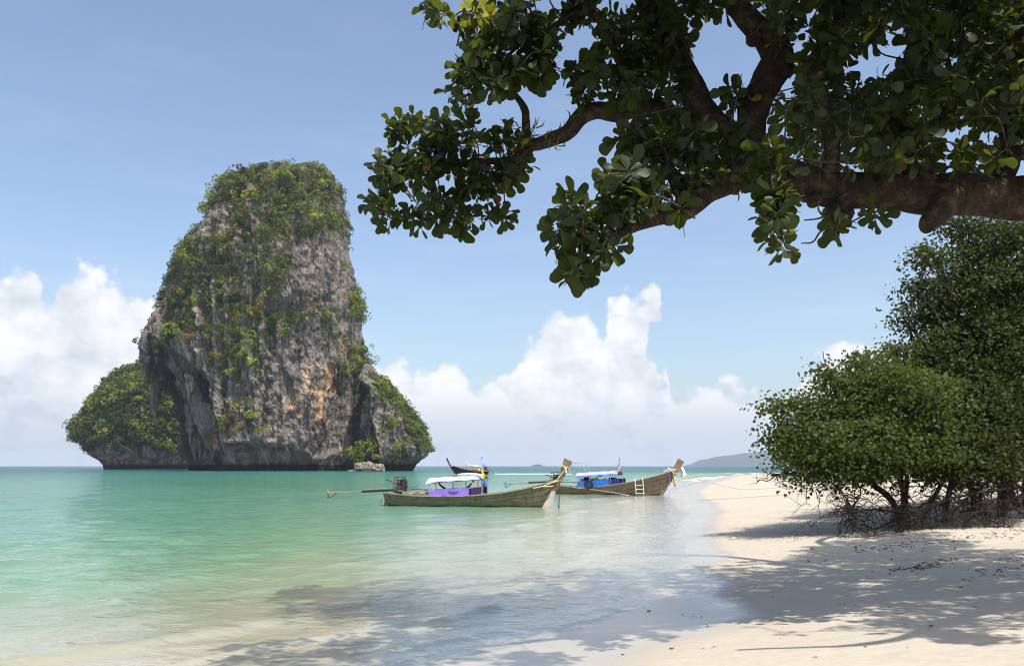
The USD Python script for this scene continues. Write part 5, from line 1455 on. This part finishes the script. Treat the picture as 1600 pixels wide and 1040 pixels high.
def beach_tree(name, label, foot, lobes, seed, mat, size, sprays, leaves, trunks):
    """lobes: (centre, radii) ellipsoids that the leafy sprays fill, mostly near their surface."""
    rng = np.random.default_rng(seed)
    t = thing(name, label, "tree", foot, 0)
    foot = np.array(foot, float)
    vol = np.array([np.prod(np.array(r)) ** (2 / 3) for _, r in lobes])
    cs, ups = [], []
    for (c, r), share in zip(lobes, vol / vol.sum()):
        n = int(sprays * share)
        q = rng.normal(size=(n, 3))
        q /= np.linalg.norm(q, axis=1, keepdims=True)
        rad = rng.uniform(0.66, 1.04, n) ** 0.8 * np.where(rng.random(n) < 0.12, rng.uniform(1.05, 1.32, n), 1.0)
        lump = 0.52 + 0.98 * meshkit.fbm(q * 2.0 + np.array(c) * 0.7, 3, seed)
        cs.append(np.array(c) - foot + q * (rad * lump)[:, None] * np.array(r))
        ups.append(q)
    cs, ups = np.vstack(cs), np.vstack(ups)
    keep = cs[:, 2] > 0.45 + 0.5 * rng.random(len(cs)) - (foot[2] - 0.4) * 0
    cs, ups = cs[keep], ups[keep]
    # leaves cluster round each spray
    pos = np.repeat(cs, leaves, 0) + rng.normal(size=(len(cs) * leaves, 3)) * (0.25, 0.25, 0.12)
    nr = np.repeat(ups, leaves, 0) * 0.6 + rng.normal(size=pos.shape) * 0.65 + (0, 0, 0.55)
    obj("crown", heart_leaves(pos, nr, rng, size), mat, t).GetPrim().SetCustomDataByKey("kind", "stuff")
    # trunks and boughs up to the lobes
    ends = []
    for k, (dx, dy, r0, lean) in enumerate(trunks):
        a = np.array((dx, dy, -0.25))
        c = np.array((dx + lean[0], dy + lean[1], lean[2]))
        p = limb_to(a, c, r0, rng, 0.06, 16)
        obj("trunk", tube(p, np.linspace(r0, r0 * 0.6, 16), 10, lump=0.2, seed=seed + k, freq=6), "dark_bark", t, smooth=True)
        ends.append(p)
    ends = np.vstack(ends)
    for (c, r) in lobes:
        for k in range(5):
            q = rng.normal(size=3)
            q /= np.linalg.norm(q)
            e = np.array(c) - foot + q * np.array(r) * 0.6
            a = ends[np.argmin(np.linalg.norm(ends - e, axis=1) + rng.random(len(ends)) * 0.8)]
            p = limb_to(a, e, 0.05, rng, 0.10, 12)
            obj("bough", tube(p, np.linspace(0.055, 0.018, 12), 7, lump=0.15, seed=seed + k, freq=8), "dark_bark", t, smooth=True)
    tw = []
    for i in rng.choice(len(cs), min(len(cs), 420), replace=False):
        c = cs[i]
        inner = c - ups[i] * rng.uniform(0.4, 0.9)
        tw.append(tube(limb_to(inner, c, 0.012, rng, 0.12, 6), np.linspace(0.012, 0.004, 6), 4))
    obj("twigs", join(*tw), "twig_bark", t).GetPrim().SetCustomDataByKey("kind", "stuff")
    return t


def L(px, py, d, rx, ry, rz):
    return (P(px, py, d), (rx, ry, rz))


f1 = P(1412, 790, 24.0)
f1[2] = ground(f1[0], f1[1])
beach_tree("sea_hibiscus_tree", "low rounded sea hibiscus reaching out over the sand at the left end of the thicket", f1,
           [L(1322, 640, 23.5, 1.0, 1.3, 0.72), L(1368, 604, 24.2, 0.9, 1.2, 0.66), L(1268, 696, 22.8, 0.80, 1.0, 0.6), L(1330, 690, 22.6, 1.3, 1.4, 0.75), L(1415, 650, 23.0, 1.3, 1.5, 1.3), L(1228, 668, 22.8, 0.38, 0.5, 0.55), L(1400, 715, 22.2, 1.2, 1.2, 0.5), L(1330, 728, 22.0, 1.1, 0.8, 0.35), L(1245, 715, 22.2, 0.6, 0.7, 0.4), L(1214, 640, 22.8, 0.22, 0.3, 0.3), L(1292, 585, 23.6, 0.30, 0.4, 0.24), L(1244, 630, 23.0, 0.26, 0.4, 0.26), L(1345, 562, 24.2, 0.32, 0.4, 0.2), L(1405, 548, 24.4, 0.36, 0.5, 0.26)],
           3, "hibiscus_leaf_light", 0.086, 760, 38, [(0.0, 0, 0.10, (-1.2, -0.3, 1.9)), (0.35, 0.3, 0.08, (-0.2, 0.2, 2.4)), (1.0, -0.2, 0.09, (0.6, 0.2, 2.2))])
f2 = P(1560, 800, 25.0)
f2[2] = ground(f2[0], f2[1])
beach_tree("sea_hibiscus_tree", "tall dense dark green sea hibiscus filling the right edge behind the beach", f2,
           [L(1570, 475, 25.5, 1.75, 2.0, 1.7), L(1500, 568, 25.0, 1.5, 1.8, 1.35), L(1590, 400, 26.0, 1.6, 2.0, 1.5), L(1500, 640, 24.0, 1.6, 1.8, 1.1), L(1600, 590, 24.2, 1.9, 2.0, 1.7), L(1570, 690, 23.2, 1.7, 1.6, 0.8), L(1480, 690, 23.0, 1.2, 1.3, 0.7), L(1475, 440, 25.8, 0.9, 1.1, 0.8), L(1440, 490, 25.6, 0.55, 0.7, 0.5), L(1690, 520, 25.0, 2.4, 2.4, 2.6), L(1535, 375, 26.2, 0.9, 1.0, 0.7), L(1510, 728, 22.4, 1.6, 0.9, 0.4), L(1422, 498, 25.4, 0.36, 0.4, 0.3), L(1452, 402, 25.8, 0.42, 0.5, 0.32), L(1500, 352, 26.2, 0.4, 0.5, 0.3), L(1430, 452, 25.6, 0.3, 0.4, 0.26)],
           9, "hibiscus_leaf", 0.088, 1900, 38, [(0.1, 0, 0.13, (-0.5, 0.2, 3.6)), (0.75, -0.4, 0.11, (0.3, 0.3, 3.4)), (-0.8, 0.1, 0.10, (-0.6, 0.2, 3.2)), (1.6, 0.3, 0.14, (0.6, 0.2, 4.2))])
f3 = P(1690, 790, 31.0)
f3[2] = ground(f3[0], f3[1])
beach_tree("sea_hibiscus_tree", "dark inner part of the thicket seen between the two front trees", f3,
           [L(1480, 640, 29.0, 2.6, 2.4, 2.2), L(1620, 600, 30.0, 3.2, 2.6, 3.0), L(1760, 540, 30.0, 3.4, 3.0, 3.8), L(1560, 700, 28.0, 2.6, 2.0, 1.2)],
           15, "hibiscus_leaf", 0.16, 1300, 12, [(-2.0, -2, 0.13, (-0.8, 0.2, 3.4)), (-0.3, -0.4, 0.16, (0.3, 0.3, 4.4)), (-3.6, -2.5, 0.12, (-0.6, 0.2, 3.2)), (1.4, 0.1, 0.16, (0.5, 0.2, 4.6))])

# the tangle of bare roots, low boughs and driftwood under them
rng = np.random.default_rng(44)
tang = thing("tangled_branches", "dark tangle of bare low branches and twigs on the sand under the hibiscus thicket", "branches", (0, 0, 0))


def tpt(px, py, d):
    p = P(px, py, d)
    p[2] = max(p[2], ground(p[0], p[1]) + 0.02)
    return p


BOUGHS = [([(1430, 735, 23.0), (1380, 728, 22.6), (1330, 735, 22.2), (1290, 742, 22.0), (1240, 740, 21.9), (1205, 742, 21.9)], 0.055), ([(1600, 742, 23), (1540, 738, 22.6), (1480, 735, 22.4), (1430, 735, 22.4)], 0.075), ([(1412, 812, 21.6), (1410, 770, 22.0), (1409, 735, 22.4)], 0.06), ([(1480, 740, 22.4), (1460, 775, 22.0), (1440, 815, 21.4)], 0.06),
          ([(1590, 745, 22.6), (1570, 770, 22.0), (1580, 795, 21.6)], 0.08), ([(1530, 740, 22.6), (1532, 770, 22.2), (1530, 800, 21.8)], 0.05), ([(1600, 760, 22), (1500, 775, 21.6), (1420, 800, 21.2), (1370, 795, 21.1), (1330, 800, 21.0)], 0.035), ([(1330, 738, 22.2), (1345, 770, 21.6), (1325, 800, 21.2), (1335, 822, 20.9)], 0.022), ([(1290, 745, 22), (1320, 775, 21.6), (1340, 810, 21.1)], 0.018),
          ([(1500, 740, 22.4), (1475, 780, 21.8), (1430, 808, 21.3), (1400, 815, 21.2)], 0.04), ([(1560, 742, 22.6), (1520, 770, 22.0), (1490, 800, 21.6)], 0.045), ([(1620, 760, 22.2), (1560, 790, 21.6), (1500, 808, 21.3)], 0.04)]
src = []
for rows, r in BOUGHS:
    p = spline([tpt(*q) for q in rows], 24)
    obj("bough", tube(p, np.linspace(r, r * 0.5, 24), 8, lump=0.2, seed=len(src), freq=7), "dark_bark", tang, smooth=True)
    src.append(p)
src = np.vstack(src)
sticks, big = [], []
for k in range(640):
    a = src[rng.integers(len(src))]
    qx = 800 + a[0] / a[1] * FPX
    dr = rng.normal(size=3) * (0.75, 0.6, 0.4) + (-0.20, -0.25, -0.35)
    ln = rng.uniform(0.25, 0.95)
    c = a + dr * ln
    c[2] = max(c[2], ground(c[0], c[1]) + 0.01)
    p = limb_to(a, c, 0.01, rng, 0.14, 9)
    p[:, 2] = np.maximum(p[:, 2], ground(c[0], c[1]) - 0.02)
    r = rng.uniform(0.006, 0.017)
    m = tube(p, np.linspace(r, r * 0.35, 9), 5)
    (big if k < 60 else sticks).append(m)
    for j in range(rng.integers(1, 4)):
        i = rng.integers(3, 8)
        e = p[i] + rng.normal(size=3) * 0.22 + (0, 0, -0.06)
        sticks.append(tube(limb_to(p[i], e, 0.006, rng, 0.12, 6), np.linspace(r * 0.6, 0.003, 6), 4))
for m in big:
    obj("branch", m, "dark_bark", tang, smooth=True)
obj("twigs", join(*sticks), "dark_bark", tang).GetPrim().SetCustomDataByKey("kind", "stuff")
# sparse leaves still hanging on the low twigs at the left end
pos = []
for k in range(520):
    q = P(rng.triangular(1200, 1260, 1480), rng.triangular(735, 742, 780), rng.uniform(21.4, 22.6))
    pos.append(q)
pos = np.array(pos)
obj("low_leaves", heart_leaves(pos, rng.normal(size=pos.shape) + (0, -0.4, 0.4), rng, 0.085), "hibiscus_leaf", tang).GetPrim().SetCustomDataByKey("kind", "stuff")

# ------------------------------------------------------------------ what the tide left on the sand
def onsand(px, py):
    """The point of the beach seen at a pixel."""
    d = 20.0
    for _ in range(30):
        x = (px - 800) / FPX * d
        d = (EYE - ground(x, d)) * FPX / (py - HOR)
    return np.array(((px - 800) / FPX * d, d, ground((px - 800) / FPX * d, d)))


bits = []
for (ax_, ay_), (bx_, by_), n, spread in (((1380, 855), (1600, 832), 110, 4), ((1390, 892), (1470, 885), 50, 2), ((1440, 880), (1500, 876), 25, 2), ((1500, 905), (1600, 880), 30, 8), ((1330, 862), (1420, 850), 30, 3)):
    for k in range(n):
        u = rng.random()
        c = onsand(ax_ + (bx_ - ax_) * u, ay_ + (by_ - ay_) * u + rng.normal() * spread)
        th, ln = rng.uniform(0, PI), rng.uniform(0.012, 0.05)
        dv = np.array((math.cos(th), math.sin(th), 0)) * ln
        bits.append(tube([c - dv + (0, 0, 0.012), c + (rng.normal() * 0.02, rng.normal() * 0.02, 0.02), c + dv + (0, 0, 0.012)], rng.uniform(0.003, 0.007), 4))
for k in range(130):
    c = onsand(rng.uniform(1060, 1600), rng.triangular(845, 880, 1036))
    th, ln = rng.uniform(0, PI), rng.uniform(0.005, 0.02)
    dv = np.array((math.cos(th), math.sin(th), 0)) * ln
    bits.append(tube([c - dv + (0, 0, 0.006), c + (rng.normal() * 0.01, rng.normal() * 0.01, 0.010), c + dv + (0, 0, 0.006)], rng.uniform(0.0015, 0.003), 4))
wr = obj("seaweed_wrack", join(*bits), "seaweed")
tag(wr, "dark scraps of dried seaweed and leaf litter strewn along the shaded sand", "seaweed", kind="stuff")
for k, (qx, qy, r, lab) in enumerate([(1050, 1013, 0.035, "dark pebble on the wet sand nearest the bottom edge"), (1014, 954, 0.028, "dark pebble at the edge of the last wave"), (1455, 978, 0.03, "small dark pebble in the foreground shade"), (1363, 893, 0.03, "pale pebble lying in the broad shade under the tree"), (1352, 1010, 0.02, "tiny pebble alone on the sunlit foreground sand"), (973, 1022, 0.022, "small dark pebble left of the wet one at the bottom")]):
    c = onsand(qx, qy)
    m = trimesh.creation.icosphere(2, 1.0)
    r *= 0.6
    m.vertices *= np.array((1.4, 1.0, 0.55)) * r
    m.vertices += m.vertex_normals * (meshkit.fbm(m.vertices * 30 + k, 2, k)[:, None] - 0.5) * r * 0.6
    m.apply_translation(c + (0, 0, r * 0.25))
    tag(obj("pebble", m, "stone" if k == 3 else "pebble", smooth=True), lab, "pebble")
fall = []
for k in range(22):
    c = onsand(rng.uniform(1180, 1600), rng.triangular(800, 825, 900))
    fall.append(c)
fall = np.array(fall)
V2, F2 = almond_leaves(fall + (0, 0, 0.03), rng.normal(size=(22, 3)) * (1, 1, 0.1), np.array((0, 0, 1.0)) + rng.normal(size=(22, 3)) * 0.25, rng.uniform(0.06, 0.11, 22), rng)
o = obj("fallen_leaves", TM(V2.reshape(-1, 3), (F2[None] + (np.arange(22) * 24)[:, None, None]).reshape(-1, 3)), "almond_leaf_rust", smooth=True)
tag(o, "brown fallen leaves scattered on the sand in front of the tangled branches", "leaves", kind="stuff")

# ------------------------------------------------------------------ sea haze
g = Graph()
vol = g("principled_volume", color=(0.80, 0.88, 1.0), density=HAZE, anisotropy=0.25)
look("haze", g, volume=vol + ".volume")
hb = box((19600, 19600, 170.0), (0, 0, 145 - 85.0))
tag(obj("haze", hb, "haze"), "thin sea haze that pales the far islands and the horizon", "haze", kind="stuff")
